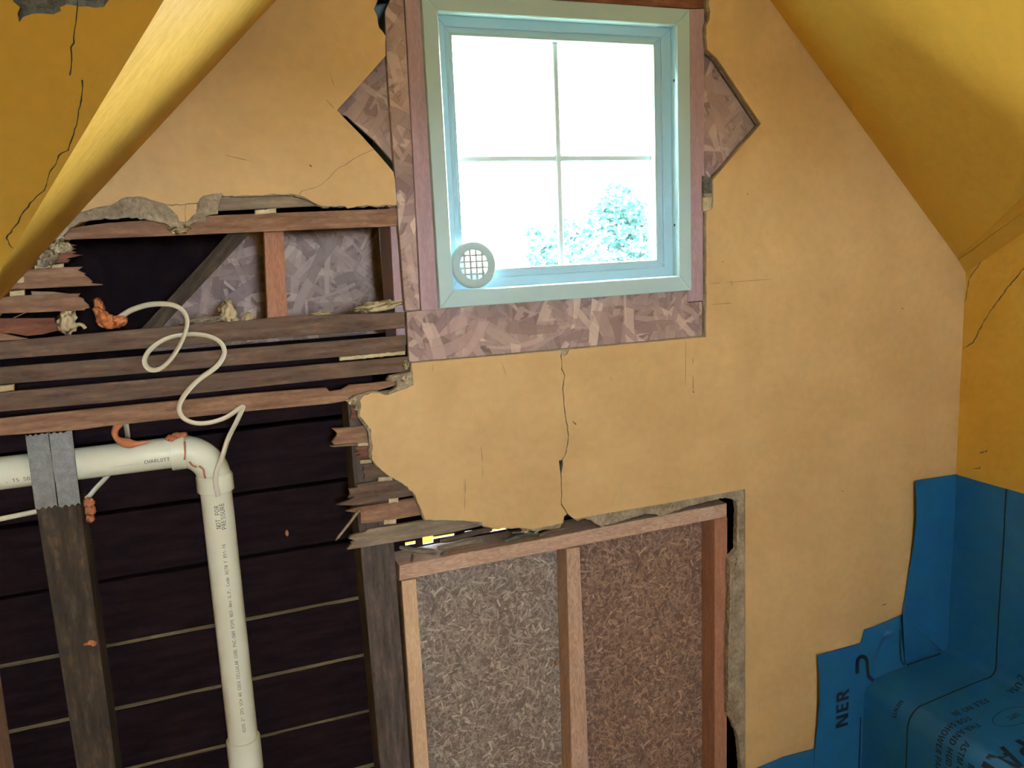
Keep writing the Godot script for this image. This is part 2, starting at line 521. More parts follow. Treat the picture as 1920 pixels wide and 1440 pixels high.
func _ready():
	rng.seed = 4
	cam_basis = Basis.from_euler(Vector3(deg_to_rad(-9.762), deg_to_rad(-20.618), deg_to_rad(-2.572)))
	var cam := Camera3D.new()
	cam.fov = rad_to_deg(2.0 * atan(720.0 / FOCAL))
	cam.transform = Transform3D(cam_basis, Vector3(0, EYE, CAM_Z))
	cam.near = .02
	add_child(cam)
	cam.current = true

	var env := Environment.new()
	var sky := Sky.new()
	var sm := ProceduralSkyMaterial.new()
	sm.sky_top_color = Color(.88, .945, 1.0)
	sm.sky_horizon_color = Color(.92, .97, 1.0)
	sm.ground_horizon_color = Color(.93, .95, .93)
	sm.ground_bottom_color = Color(.45, .48, .42)
	sm.sky_energy_multiplier = 9.35
	sm.ground_energy_multiplier = 5.0
	sm.sun_angle_max = 0.0
	sky.sky_material = sm
	env.background_mode = Environment.BG_SKY
	env.sky = sky
	env.tonemap_mode = Environment.TONE_MAPPER_LINEAR
	env.tonemap_exposure = 1.0
	env.sdfgi_enabled = true
	env.ssao_enabled = true
	env.ssil_enabled = true
	var we := WorldEnvironment.new()
	we.environment = env
	add_child(we)

	var sun := DirectionalLight3D.new()          # high sun that runs along the gable and stays off the window
	sun.light_energy = 7.0
	sun.light_color = Color(1, .96, .88)
	sun.light_angular_distance = .6
	sun.shadow_enabled = true
	sun.look_at_from_position(Vector3(-2.2, 6, .35), Vector3.ZERO, Vector3.UP)
	add_child(sun)

	var back_fill := AreaLight3D.new()                 # added fill lamp in an invented opening behind the photographer
	back_fill.area_size = Vector2(.36, .36)
	back_fill.light_energy = 2.2
	back_fill.light_color = Color(.90, .96, 1)
	back_fill.shadow_enabled = true
	back_fill.area_range = 9.0
	back_fill.position = Vector3(.18, 1.76, 3.38)
	add_child(back_fill)                               # shines along -z, into the room

	materials()
	print("materials")
	shell()
	plaster_wall()
	laths()
	framing()
	window()
	print("wall")
	pipe()
	cables()
	rubble()
	vent_cover()
	liner()
	outside()
	print("done")

func cut(polys: Array, knife: PackedVector2Array) -> Array:
	var r := []
	for p in polys:
		for q in Geometry2D.clip_polygons(p, knife):
			if Geometry2D.is_polygon_clockwise(q) == Geometry2D.is_polygon_clockwise(polys[0]) and q.size() > 2: r.append(q)
	return r

func crack(line: PackedVector2Array, half: float, seed_: int) -> PackedVector2Array:
	var a := torn(line, .0008, .008, seed_)
	var l := PackedVector2Array(); var r := PackedVector2Array()
	var g := RandomNumberGenerator.new(); g.seed = seed_
	for i in a.size():
		var d := (a[mini(i + 1, a.size() - 1)] - a[maxi(i - 1, 0)]).normalized().orthogonal()
		var w := half * g.randf_range(.55, 1.5)
		l.append(a[i] + d * w); r.append(a[i] - d * w)
	r.reverse()
	l.append_array(r)
	return l

func meet(px: float, py: float, o: Vector3, n: Vector3) -> Vector3:
	var d := ray(px, py)
	var c := Vector3(0, EYE, CAM_Z)
	return c + d * ((o - c).dot(n) / d.dot(n))

func on(px: Array, xf: Transform3D) -> PackedVector2Array:      # pixels to the local plane of xf
	var r := PackedVector2Array()
	var inv := xf.affine_inverse()
	for i in range(0, px.size(), 2):
		var p := inv * meet(px[i], px[i + 1], xf.origin, xf.basis.z)
		r.append(Vector2(p.x, p.y))
	return r

func shell():
	foot_r = P2(1811, 511)
	var a := P2(518, 0); var b := P2(0, 560); var c := P2(1444, 0); var d := P2(1794, 483)
	apex = cross_at(a, b, c, d)
	foot_l = cross_at(a, b, foot_r, foot_r + Vector2.LEFT)
	x_l = foot_l.x; x_r = foot_r.x
	var knee := d                                            # where the right slope ends, a little above the corner
	var zb := 3.4
	var top := apex.y
	# --- left slope of the ceiling
	var dl := (apex - foot_l).normalized()
	var xl := Transform3D(Basis(Vector3(dl.x, dl.y, 0), Vector3(0, 0, 1), Vector3(dl.y, -dl.x, 0)), Vector3(foot_l.x, foot_l.y, 0))
	var v0 := meet(23, 470, xl.origin, xl.basis.z)
	var v1 := meet(200, 180, xl.origin, xl.basis.z)
	var v2 := meet(307, 0, xl.origin, xl.basis.z)
	var ml := (v2.y - v0.y) / (v2.z - v0.z)
	var cl := (v0.y + v1.y + v2.y) / 3 - ml * (v0.z + v1.z + v2.z) / 3
	var z_top := (top - cl) / ml
	var inv := xl.affine_inverse()
	var e0 := inv * Vector3(foot_l.x, foot_l.y, (foot_l.y - cl) / ml)
	var e1 := inv * Vector3(apex.x, apex.y, z_top)
	var ceil := structure("ceiling", "golden yellow sloped plaster ceiling of the gable with cracked side slopes", "ceiling")
	var f := MB.new()
	prism(f, f, PackedVector2Array([Vector2(-.05, -.18), Vector2(e1.x, -.18), Vector2(e1.x, e1.y), Vector2(e0.x, e0.y), Vector2(-.05, 0)]), 0, -.02, 0, 1, 1, 0, xl)
	commit([[f, M.paint_gold]], "slope", ceil)
	# --- right slope
	var dr := (knee - apex).normalized()
	var xr := Transform3D(Basis(Vector3(dr.x, dr.y, 0), Vector3(0, 0, 1), Vector3(dr.y, -dr.x, 0)), Vector3(apex.x, apex.y, 0))
	var inr := xr.affine_inverse()
	var w0 := Vector3(knee.x, knee.y, 0)
	var w1 := meet(1850, 435, xr.origin, xr.basis.z)
	var w2 := meet(1920, 366, xr.origin, xr.basis.z)
	var w3 := w2 + (w2 - w0).normalized() * .25
	var poly := PackedVector2Array([Vector2(0, -.18), Vector2(0, z_top)])
	for w in [w3, w2, w1, w0]:
		var q: Vector3 = inr * w
		poly.append(Vector2(q.x, q.y))
	poly.append(Vector2((inr * w0).x, -.18))
	f = MB.new()
	prism(f, f, poly, 0, -.02, 0, 1, 1, 0, xr)
	commit([[f, M.paint_gold]], "slope", ceil)
	# --- olive strip over the right wall, broken along a crack
	var k1 := meet(1920, 436, Vector3(x_r, 0, 0), Vector3.LEFT)
	var mr := (k1.y - foot_r.y) / k1.z
	var split := [1797, 484, 1821, 467, 1853, 441, 1869, 431, 1889, 417, 1920, 384]
	var strip := MB.new()
	var up := []; var lo := []; var mid := []
	for i in 6:
		var px: float = split[i * 2]; var py: float = split[i * 2 + 1]
		var t := float(i) / 5
		var p := w0.lerp(w2, t)
		var q := Vector3(x_r, foot_r.y + mr * p.z, p.z)
		up.append(p); lo.append(q)
		var s := clampf((py - lerpf(483, 366, (px - 1794) / 126.0)) / maxf(1.0, lerpf(28, 70, (px - 1794) / 126.0)), .03, .6)
		mid.append(p.lerp(q, s))
	up.append(w3); lo.append(Vector3(x_r, foot_r.y + mr * w3.z, w3.z)); mid.append(w3.lerp(lo[-1], .2))
	up.append(Vector3(apex.x, top, z_top)); lo.append(Vector3(x_r, top, z_top + .2)); mid.append(up[-1].lerp(lo[-1], .2))
	for pair in [[up, mid, 0.0, -.0014], [mid, lo, .0014, 0.0]]:
		for i in up.size() - 1:
			var g := []
			for e in [[0, i], [0, i + 1], [1, i + 1], [1, i]]:
				var dirv: Vector3 = (lo[e[1]] - up[e[1]]).normalized()
				g.append(pair[e[0]][e[1]] + dirv * (pair[2] if e[0] == 0 else pair[3]))
			var nn: Vector3 = (g[1] - g[0]).cross(g[2] - g[0]).normalized()
			if nn.y > 0: nn = -nn
			strip.quad(g[0], g[1], g[2], g[3], nn)
			strip.quad(g[0] - nn * .02, g[1] - nn * .02, g[2] - nn * .02, g[3] - nn * .02, -nn)
			for e in 4: strip.quad(g[e], g[(e + 1) % 4], g[(e + 1) % 4] - nn * .02, g[e] - nn * .02, (g[(e + 1) % 4] - g[e]).cross(nn).normalized())
	commit([[strip, M.paint_gold]], "side_slope", ceil)
	# --- olive slope on the left, torn paint and cracks
	var yl := Vector3(0, ml, 1).normalized()
	var xo := Transform3D(Basis(Vector3.RIGHT, yl, Vector3.RIGHT.cross(yl)), Vector3(0, cl, 0))
	var ino := xo.affine_inverse()
	var q0 := ino * (xl * Vector3(e0.x, e0.y, 0)); var q1 := ino * (xl * Vector3(e1.x, e1.y, 0))
	var olive := PackedVector2Array([Vector2(q0.x, q0.y), Vector2(q1.x, q1.y), Vector2(x_l - .45, q1.y), Vector2(x_l - .45, q0.y - .04), Vector2(q0.x, q0.y - .04)])
	var patch := torn(on([23, -40, 25, 3, 38, 14, 33, 25, 36, 42, 43, 32, 60, 26, 75, 25, 100, 27, 115, 20, 112, 14, 125, 8, 150, 12, 165, 12, 195, 13, 204, 0, 212, -40], xo), .0015, .006, 5)
	patch.append(patch[-1] + Vector2(0, .3)); patch.append(Vector2(x_l - .6, patch[0].y + .3)); patch.append(Vector2(x_l - .6, patch[0].y))
	var skins := cut([olive], patch)
	skins = cut(skins, crack(on([147, 0, 145, 15, 143, 33, 140, 55, 138, 70, 139, 80, 134, 100, 134, 120, 131, 141], xo), .0006, 11))
	skins = cut(skins, crack(on([154, 150, 155, 160, 153, 180, 150, 200, 145, 227, 138, 253, 133, 265, 128, 282, 110, 292, 107, 302, 93, 323, 88, 340, 83, 357, 67, 370, 53, 388, 37, 410, 23, 430, 12, 447, 18, 460, 26, 472], xo), .0007, 12))
	f = MB.new(); var sd := MB.new()
	for p in skins: prism(f, sd, p, 0, -.007, 0, 1, 1, 0, xo)
	commit([[f, M.paint_gold], [sd, M.plaster_grey]], "side_slope", ceil)
	f = MB.new()
	prism(f, f, olive, -.007, -.03, 0, 1, 1, 0, xo)
	commit([[f, M.plaster_grey]], "plaster_base", ceil)
	f = MB.new()
	slab(Vector3(x_l - .7, top, 1.2), Vector3(x_r + .7, top + .06, zb + .1), f)
	commit([[f, M.paint_gold]], "flat_ceiling", ceil)
	# --- right wall with two cracks
	var right := structure("wall_right", "golden yellow cracked plaster wall above the blue liner", "wall")
	var xw := Transform3D(Basis(Vector3(0, 0, 1), Vector3.UP, Vector3.LEFT), Vector3(x_r, 0, 0))
	var wall := PackedVector2Array([Vector2(-.17, 0), Vector2(zb, 0), Vector2(zb, top), Vector2(z_top + .2, top), Vector2(w3.z, foot_r.y + mr * w3.z), Vector2(0, foot_r.y), Vector2(-.17, foot_r.y)])
	var ws := cut([wall], crack(on([1841, 486, 1839, 491, 1831, 503, 1817, 523, 1814, 541, 1809, 566], xw), .0011, 21))
	ws = cut(ws, crack(on([1992, 370, 1965, 448, 1940, 482, 1920, 503, 1907, 519, 1885, 545, 1861, 578, 1845, 602, 1833, 626, 1825, 642, 1806, 653], xw), .0012, 22))
	f = MB.new(); sd = MB.new()
	for p in ws: prism(f, sd, p, 0, -.012, 0, 1, 1, 0, xw)
	commit([[f, M.paint_gold], [sd, M.plaster]], "painted_plaster", right)
	f = MB.new()
	prism(f, f, wall, -.012, -.06, 0, 1, 1, 0, xw)
	commit([[f, M.plaster_grey]], "plaster_base", right)
	var nick := MB.new()
	for n in [[1840, 848, 5, 2.0], [1848, 846, 3, 2.4], [1829, 878, 7, 1.2], [1836, 877, 3, 2.0]]:
		var q := on([n[0] - n[2], n[1] + 1, n[0] + n[2], n[1] - n[3], n[0] + n[2] * .6, n[1] + n[3]], xw)
		prism(nick, nick, q, .0006, -.001, 0, 1, 1, 0, xw)
	commit([[nick, M.scuff]], "scuff", right)
	# --- the rest of the room
	var left := structure("wall_left", "golden yellow plaster wall closing the attic room", "wall")
	f = MB.new(); slab(Vector3(x_l - .46, 0, -.17), Vector3(x_l - .4, top, zb), f)
	commit([[f, M.paint_gold]], "painted_plaster", left)
	var back := structure("wall_back", "yellow plaster wall behind the photographer with a small opening added to let in fill light", "wall")
	f = MB.new()
	var wx0 := .015; var wx1 := .35; var wy0 := 1.593; var wy1 := 1.928
	slab(Vector3(x_l - .46, 0, zb), Vector3(wx0, top + .1, zb + .2), f)
	slab(Vector3(wx1, 0, zb), Vector3(x_r + .06, top + .1, zb + .2), f)
	slab(Vector3(wx0, 0, zb), Vector3(wx1, wy0, zb + .2), f)
	slab(Vector3(wx0, wy1, zb), Vector3(wx1, top + .1, zb + .2), f)
	commit([[f, M.paint_gold]], "painted_plaster", back)
	var fl := structure("floor", "bare plank subfloor of the attic room", "floor")
	f = MB.new(); slab(Vector3(x_l - .46, -.1, -.17), Vector3(x_r + .06, 0, zb + .2), f)
	commit([[f, M.floor]], "subfloor", fl)
	# --- added shell round the room: keeps daylight out of the joints
	var roof := structure("light_block_shell", "added roof and walls that block light leaks round the attic", "roof")
	f = MB.new()
	slab(Vector3(x_l - .7, -.2, -.17), Vector3(x_l - .64, top + .1, zb + .2), f)
	slab(Vector3(x_r + .64, -.2, -.17), Vector3(x_r + .7, top + .1, zb + .2), f)
	slab(Vector3(x_l - .7, top + .062, -.17), Vector3(x_r + .7, top + .1, zb + .2), f)
	slab(Vector3(x_l - .7, -.2, zb + .14), Vector3(x_l - .4, top + .1, zb + .2), f)
	slab(Vector3(x_r + .05, -.2, zb + .14), Vector3(x_r + .7, top + .1, zb + .2), f)
	commit([[f, M.shell]], "light_block_panel", roof)

var opening: Rect2      # outer frame of the gable window in x and y

func plaster_wall():
	opening = Rect2()
	var x0 := (P(792, 40).x + P(824, 570).x) / 2; var x1 := (P(1295, 30).x + P(1292, 540).x) / 2
	var y0 := (P(825, 580).y + P(1292, 543).y) / 2; var y1 := (P(1100, 6).y + P(1294, 17).y) / 2
	opening = Rect2(x0, y0, x1 - x0, y1 - y0)
	var wall := structure("wall_front", "peach painted plaster gable wall broken open around the window and studs", "wall")
	var out := PackedVector2Array([Vector2(x_l, 0), Vector2(x_r, 0), foot_r, P2(1794, 483), apex, foot_l])
	# outline of the missing paint coat, from the left slope round the window to the lower right opening
	var hole := PackedVector2Array()
	hole.append_array(torn(PX([110, 398, 155, 397, 175, 391, 207, 386, 232, 371, 265, 369, 287, 376, 312, 384, 333, 404, 336, 415, 350, 415, 367, 400, 369, 383, 375, 372, 382, 367, 400, 363, 415, 362, 420, 368, 450, 367, 485, 366, 517, 364, 550, 364, 560, 366, 580, 375, 597, 384, 615, 387, 646, 386, 652, 391, 668, 387, 687, 384, 700, 386, 744, 385]), .0007, .006, 1))
	hole.append_array(PX([741, 340, 738, 323, 730, 313, 713, 293, 677, 253, 632, 207, 677, 157, 723, 105]))
	hole.append_array(torn(PX([723, 90, 723, 67, 716, 57, 709, 45, 708, 33, 701, 17, 705, 9, 708, 0, 712, -30]), .0008, .006, 2))
	hole.append_array(PX([760, -60, 1333, -40]))
	hole.append_array(torn(PX([1332, -10, 1329, 10, 1332, 22, 1330, 38, 1324, 49, 1324, 70, 1326, 92]), .0006, .006, 3))
	hole.append_array(PX([1345, 110, 1427, 232, 1337, 337, 1338, 375, 1336, 391, 1325, 397]))
	hole.append_array(torn(PX([1324, 430, 1325, 480, 1324, 520, 1325, 570, 1324, 632]), .0004, .008, 4))
	hole.append_array(PX([1190, 644, 1085, 654]))
	hole.append_array(torn(PX([1068, 655, 1064, 664, 1058, 668, 1053, 664, 1052, 657]), .0005, .005, 5))
	hole.append_array(PX([900, 670, 772, 681]))
	hole.append_array(torn(PX([774, 700, 775, 722, 750, 732, 735, 738, 722, 741, 712, 737, 700, 736, 682, 741, 675, 750, 677, 760, 674, 780, 687, 795, 696, 806, 696, 822, 699, 837, 697, 860, 705, 871, 727, 891, 755, 906, 775, 923, 787, 948, 797, 975, 825, 975, 870, 976, 903, 979, 907, 986, 930, 991, 949, 990, 973, 990, 996, 992, 1010, 990, 1030, 986, 1050, 982, 1056, 980]), .0006, .006, 6))
	hole.append_array(PX([1057, 968, 1065, 963, 1072, 969, 1079, 973, 1128, 964, 1249, 944, 1397, 917, 1398, 1440]))
	hole.append(Vector2(P2(1398, 1440).x, -.2)); hole.append(Vector2(x_l - .4, -.2)); hole.append(Vector2(x_l - .4, P2(110, 398).y))
	# outline of the missing base coat: grey plaster still shows past the paint
	var bare := PackedVector2Array()
	bare.append_array(torn(PX([95, 451, 107, 450, 115, 446, 130, 428, 150, 416, 180, 412, 212, 411, 240, 407, 270, 410, 295, 416, 317, 424, 322, 432, 334, 437, 347, 434, 352, 424, 362, 418, 385, 415, 386, 406, 409, 401, 412, 380, 417, 368, 450, 369, 485, 368, 517, 366, 550, 366, 580, 377, 597, 386, 640, 389, 690, 387, 743, 387]), .0012, .006, 21))
	bare.append_array(PX([741, 340, 738, 323, 730, 313, 713, 293, 677, 253, 632.5, 207, 677, 157, 723, 106]))
	bare.append_array(torn(PX([723, 90, 722, 70, 712, 57, 705, 45, 703, 33, 699, 20, 704, 0, 706, -30]), .0008, .006, 22))
	bare.append_array(PX([760, -62, 1328, -40]))
	bare.append_array(torn(PX([1328, -10, 1325, 12, 1331, 25, 1327, 38, 1323, 49, 1323, 70, 1325, 92]), .0006, .006, 23))
	bare.append_array(PX([1345, 110, 1427, 232, 1337, 337, 1337, 362, 1322, 363, 1322, 369, 1337, 370, 1336, 391]))
	bare.append_array(PX([1323.5, 397, 1323.5, 630, 1190, 643, 900, 669, 772, 680, 771, 697]))
	bare.append_array(torn(PX([745, 703, 731, 706, 726, 714, 744, 715, 745, 725, 735, 733, 720, 735, 700, 734, 684, 738, 668, 742, 660, 747, 651, 755, 660, 760, 672, 762, 671, 782, 680, 794, 690, 806, 692, 822, 694, 837, 692, 858, 703, 872, 725, 892, 753, 907, 773, 924, 785, 948, 795, 976, 825, 977, 868, 977, 885, 980, 903, 985, 907, 989, 930, 993, 949, 992, 975, 991, 1000, 996, 1012, 997, 1030, 994, 1052, 990, 1058, 980]), .0008, .006, 24))
	bare.append_array(PX([1059, 970, 1065, 965, 1076, 973]))
	bare.append_array(torn(PX([1084, 978, 1099, 973, 1112, 978, 1117, 983, 1128, 988, 1150, 983, 1171, 977, 1190, 971, 1210, 964, 1225, 965, 1241, 970, 1250, 966, 1264, 960, 1290, 951, 1311, 945, 1340, 938, 1362, 934, 1377, 938, 1383, 942, 1385, 958, 1384, 985, 1383, 1008, 1383, 1032, 1369, 1047, 1371, 1113, 1369, 1170, 1367, 1230, 1367, 1343, 1378, 1362, 1385, 1381, 1389, 1410, 1391, 1440]), .0008, .006, 25))
	bare.append(Vector2(P2(1391, 1440).x, -.2)); bare.append(Vector2(x_l - .4, -.2)); bare.append(Vector2(x_l - .4, P2(95, 451).y))
	var line := [1053, 661, 1053, 692, 1059, 704, 1055, 728, 1057, 753, 1060, 779, 1064, 805, 1066, 821, 1062, 848, 1053, 864, 1050, 877, 1052, 892, 1053, 923, 1053, 946, 1065, 966]
	var knives := [crack(PX(line), .0010, 31), PX([1048, 864, 1055, 862, 1056, 870, 1053, 888, 1051, 888]),
		crack(PX([741, 262, 722, 272, 676, 291, 640, 312, 618, 333, 596, 350, 566, 358, 559, 368]), .00035, 33),
		crack(PX([1333, 50, 1347, 35, 1353, 20, 1357, -5, 1360, -40, 1334, -42]), .0005, 34),
		crack(PX([312, 384, 340, 385, 352, 382, 371, 381]), .0007, 35), crack(PX([348, 416, 347, 400, 348, 384]), .0006, 36)]
	var skins := cut([out], hole)
	for k in knives: skins = cut(skins, k)
	var f := MB.new(); var s := MB.new()
	for p in skins: prism(f, s, p, 0, -.0035, 0, 1, 1, .0004)
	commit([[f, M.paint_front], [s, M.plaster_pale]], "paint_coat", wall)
	var under := cut([out], bare)
	under = cut(under, knives[0]); under = cut(under, knives[1])
	f = MB.new()
	for p in under: prism(f, f, p, -.0036, -.019, 0, 1, 1, .0006)
	commit([[f, M.plaster]], "plaster_base", wall)
	# scratches and drip marks in the paint
	var marks := MB.new()
	for m in [[1286, 640, 1285, 728, .5], [1299, 670, 1299, 683, .7], [1299, 705, 1300, 736, .8], [902, 838, 905, 868, .5], [905, 873, 905, 896, .35], [872, 898, 873, 928, .5], [870, 902, 872, 963, .4], [811, 684, 811, 697, .4], [941, 680, 950, 708, .4], [422, 291, 470, 302, .5], [1332, 532, 1352, 530, .5], [1334, 571, 1376, 568, .5], [1360, 530, 1450, 523, .45], [1370, 526, 1374, 536, .5], [1074, 790, 1081, 797, 1.6], [1145, 706, 1145, 714, .4], [1653, 1135, 1663, 1132, 1.4], [612, 187, 628, 205, .5], [1299, 733, 1301, 737, 1.5], [1401, 362, 1402, 365, 1.2], [1354, 490, 1356, 491, 1.2], [580, 309, 585, 313, 1.6], [1690, 577, 1694, 580, 1.0], [1578, 920, 1581, 922, 1.0], [619, 140, 628, 165, .35]]:
		var a := P2(m[0], m[1]); var b := P2(m[2], m[3])
		var o: Vector2 = (b - a).normalized().orthogonal() * m[4] * .001
		prism(marks, marks, PackedVector2Array([a + o * .5, a - o * .5, b.lerp(a, .3) - o, b, b.lerp(a, .3) + o]), .0003, -.001)
	var mk := commit([[marks, M.scuff]], "scratches", wall)
	mk.set_meta("kind", "stuff")
	# lumps of loose plaster clinging to the torn edges
	for l in [[336, 432, 10, 7], [325, 427, 8, 5], [350, 426, 7, 5], [1062, 663, 6, 6], [1100, 656, 16, 3], [1128, 985, 4, 4], [1375, 1150, 3, 9], [1371, 1090, 3, 3], [1369, 1120, 3, 4], [1370, 1180, 3, 3], [1378, 1050, 6, 12], [1385, 1000, 4, 20], [660, 752, 9, 6], [688, 744, 8, 4], [668, 765, 5, 4], [690, 800, 4, 9], [695, 850, 4, 9], [760, 712, 12, 10], [985, 995, 9, 4], [1005, 996, 5, 4], [762, 684, 6, 8], [110, 447, 7, 5], [1330, 40, 3, 8]]:
		var b := MB.new()
		var p := P(l[0], l[1], -.008)
		lump(b, Transform3D(Basis.IDENTITY, p), Vector3(l[2] * .0011, l[3] * .0011, .006), .4, int(l[0]), 2.2, 14)
		commit([[b, M.plaster_pale if l[0] < 1300 else M.plaster]], "plaster_crumb", wall, p)

func laths():
	var wall := get_node("wall_front")
	var z := -.0195; var zb := -.0275
	var list := [
		[M.lath_grey, [405, 360, 640, 352, 640, 384, 600, 386, 500, 391, 400, 396]],
		[M.lath_warm, [70, 436, 200, 418, 400, 404, 520, 399, 744, 391, 745, 424, 480, 435, 300, 443, 110, 450, 75, 452]],
		[M.lath_red, [85, 456, 125, 455, 144, 460, 131, 463, 143, 466, 134, 470, 144, 473, 133, 476, 155, 478, 138, 482, 124, 485, 132, 487, 126, 493, 75, 495]],
		[M.lath_warm, [30, 508, 85, 503, 120, 501, 155, 500, 146, 507, 160, 513, 157, 515, 166, 521, 173, 528, 171, 531, 192, 533, 191, 535, 150, 537, 25, 543, 5, 545]],
		[M.lath_warm, [-70, 563, 0, 557, 60, 553, 150, 550, 147, 556, 156, 560, 158, 565, 166, 572, 168, 578, 160, 579, 158, 582, 60, 586, 0, 588, -70, 592]],
		[M.lath_red, [-70, 600, 0, 597, 60, 597, 102, 596, 104, 606, 118, 608, 106, 613, 109, 620, 80, 627, 50, 630, 20, 625, -70, 625]],
		[M.lath_warm, [-70, 626, 0, 623, 30, 631, 52, 635, 30, 638, 0, 639, -70, 646]],
		[M.lath, [-80, 650, 0, 641, 160, 626, 275, 616, 400, 606, 540, 593, 759, 586, 759, 615, 480, 637, 200, 659, 0, 674, -80, 681]],
		[M.lath, [-80, 696, 0, 689, 200, 673, 480, 651, 760, 629, 761, 659, 480, 682, 200, 706, 0, 721, -80, 727]],
		[M.lath, [-80, 743, 0, 736, 200, 718, 480, 694, 770, 668, 770, 696, 480, 726, 200, 755, 0, 772, -80, 779]],
		[M.lath_warm, [-80, 793, 0, 785, 200, 764, 480, 737, 612, 727, 618, 734, 640, 731, 655, 722, 700, 718, 740, 713, 746, 718, 738, 724, 700, 735, 660, 750, 620, 757, 477, 770, 200, 799, 150, 806, 0, 817, -80, 825]],
		[M.lath_red, [656, 758, 671, 757, 672, 786, 657, 786, 659, 772]],
		[M.lath_warm, [621, 803, 640, 803, 685, 798, 702, 800, 704, 829, 671, 831, 640, 833, 627, 834, 622, 829, 630, 819, 632, 813, 628, 808]],
		[M.lath_red, [664, 838, 705, 834, 705, 861, 672, 860, 668, 855, 676, 852, 664, 849, 672, 846]],
		[M.lath, [677, 871, 715, 866, 735, 893, 682, 899, 684, 890, 680, 884, 682, 877]],
		[M.lath, [669, 908, 700, 903, 745, 897, 785, 925, 776, 929, 700, 942, 665, 948, 630, 947, 650, 940, 667, 931, 652, 934, 657, 927, 655, 920, 653, 917, 670, 914]],
		[M.lath_warm, [648, 959, 665, 953, 680, 950, 780, 934, 800, 938, 806, 963, 794, 965, 700, 981, 676, 982, 676, 962]],
		[M.lath_grey, [651, 1031, 660, 1020, 658, 1018, 667, 1014, 653, 1010, 658, 1004, 685, 998, 690, 993, 740, 985, 796, 976, 880, 968, 915, 975, 912, 984, 845, 999, 745, 1016, 683, 1026]]]
	for l in list:
		board("lath", wall, PX(l[1], z), z, zb + rng.randf_range(-.001, .001), l[0], -.0, .0008)
	board("lath", wall, PX([1318, 330, 1338, 335, 1338, 362, 1318, 363], -.008), -.007, -.02, M.plaster_grey, 0, .0006)
	board("lath", wall, PX([1318, 370, 1338, 369, 1337, 391, 1325, 396, 1318, 396], -.006), -.005, -.02, M.plaster_pale, 0, .0006)
	# thin splinter, plaster keys squeezed between the laths
	board("splinter", wall, PX([677, 955, 672, 954, 655, 978, 633, 1006, 629, 1014, 636, 1008, 660, 978], -.016), -.014, -.019, M.lath_grey, -1.0, .0005)
	board("splinter", wall, PX([671, 832, 640, 834, 618, 836, 625, 838, 672, 835], -.018), -.0165, -.02, M.lath_grey, 0, .0003)
	board("splinter", wall, PX([58, 546, 100, 547, 130, 551, 60, 553], -.022), -.021, -.026, M.lath_grey, 0, .0003)
	board("splinter", wall, PX([20, 600, 50, 586, 46, 586, 10, 602], -.03), -.029, -.033, M.lath_warm, .4, .0003)
	for k in [[478, 392, 518, 401], [637, 664, 760, 671], [671, 830, 696, 836], [676, 862, 697, 869], [709, 894, 736, 902], [729, 934, 747, 943], [720, 974, 743, 983], [65, 496, 95, 503], [97, 495, 119, 502], [18, 545, 46, 555], [30, 520, 45, 530], [-4, 722, 26, 734], [655, 384, 690, 388]]:
		var b := MB.new()
		var rise: float = (k[2] - k[0]) * .095
		var q := torn(PX([k[0], k[1] + rise * .5, k[2], k[1] - rise * .5, k[2], k[3] - rise * .5, k[0], k[3] + rise * .5], -.019), .0004, .006, int(k[0]) + 3, true)
		prism(b, b, q, -.018, -.027, 0, 1, 1, .0012)
		commit([[b, M.plaster_pale]], "plaster_key", wall, P(k[0], k[1], -.021))

func tall(lx0: float, ly0: float, lx1: float, ly1: float, rx0: float, ry0: float, rx1: float, ry1: float, z: float, y_end := .0) -> PackedVector2Array:
	var a := P2(lx0, ly0, z); var b := P2(lx1, ly1, z); var c := P2(rx0, ry0, z); var d := P2(rx1, ry1, z)
	b = a + (b - a) * ((y_end - a.y) / (b.y - a.y)); d = c + (d - c) * ((y_end - c.y) / (d.y - c.y))
	return PackedVector2Array([a, b, d, c])

func single(called: String, poly: PackedVector2Array, zf: float, zb: float, m: Material, ang: float, label: String, category: String, group := "", bevel := .0012) -> MeshInstance3D:
	var o := board(called, null, poly, zf, zb, m, ang, bevel)
	tag(o, label, category, group)
	return o

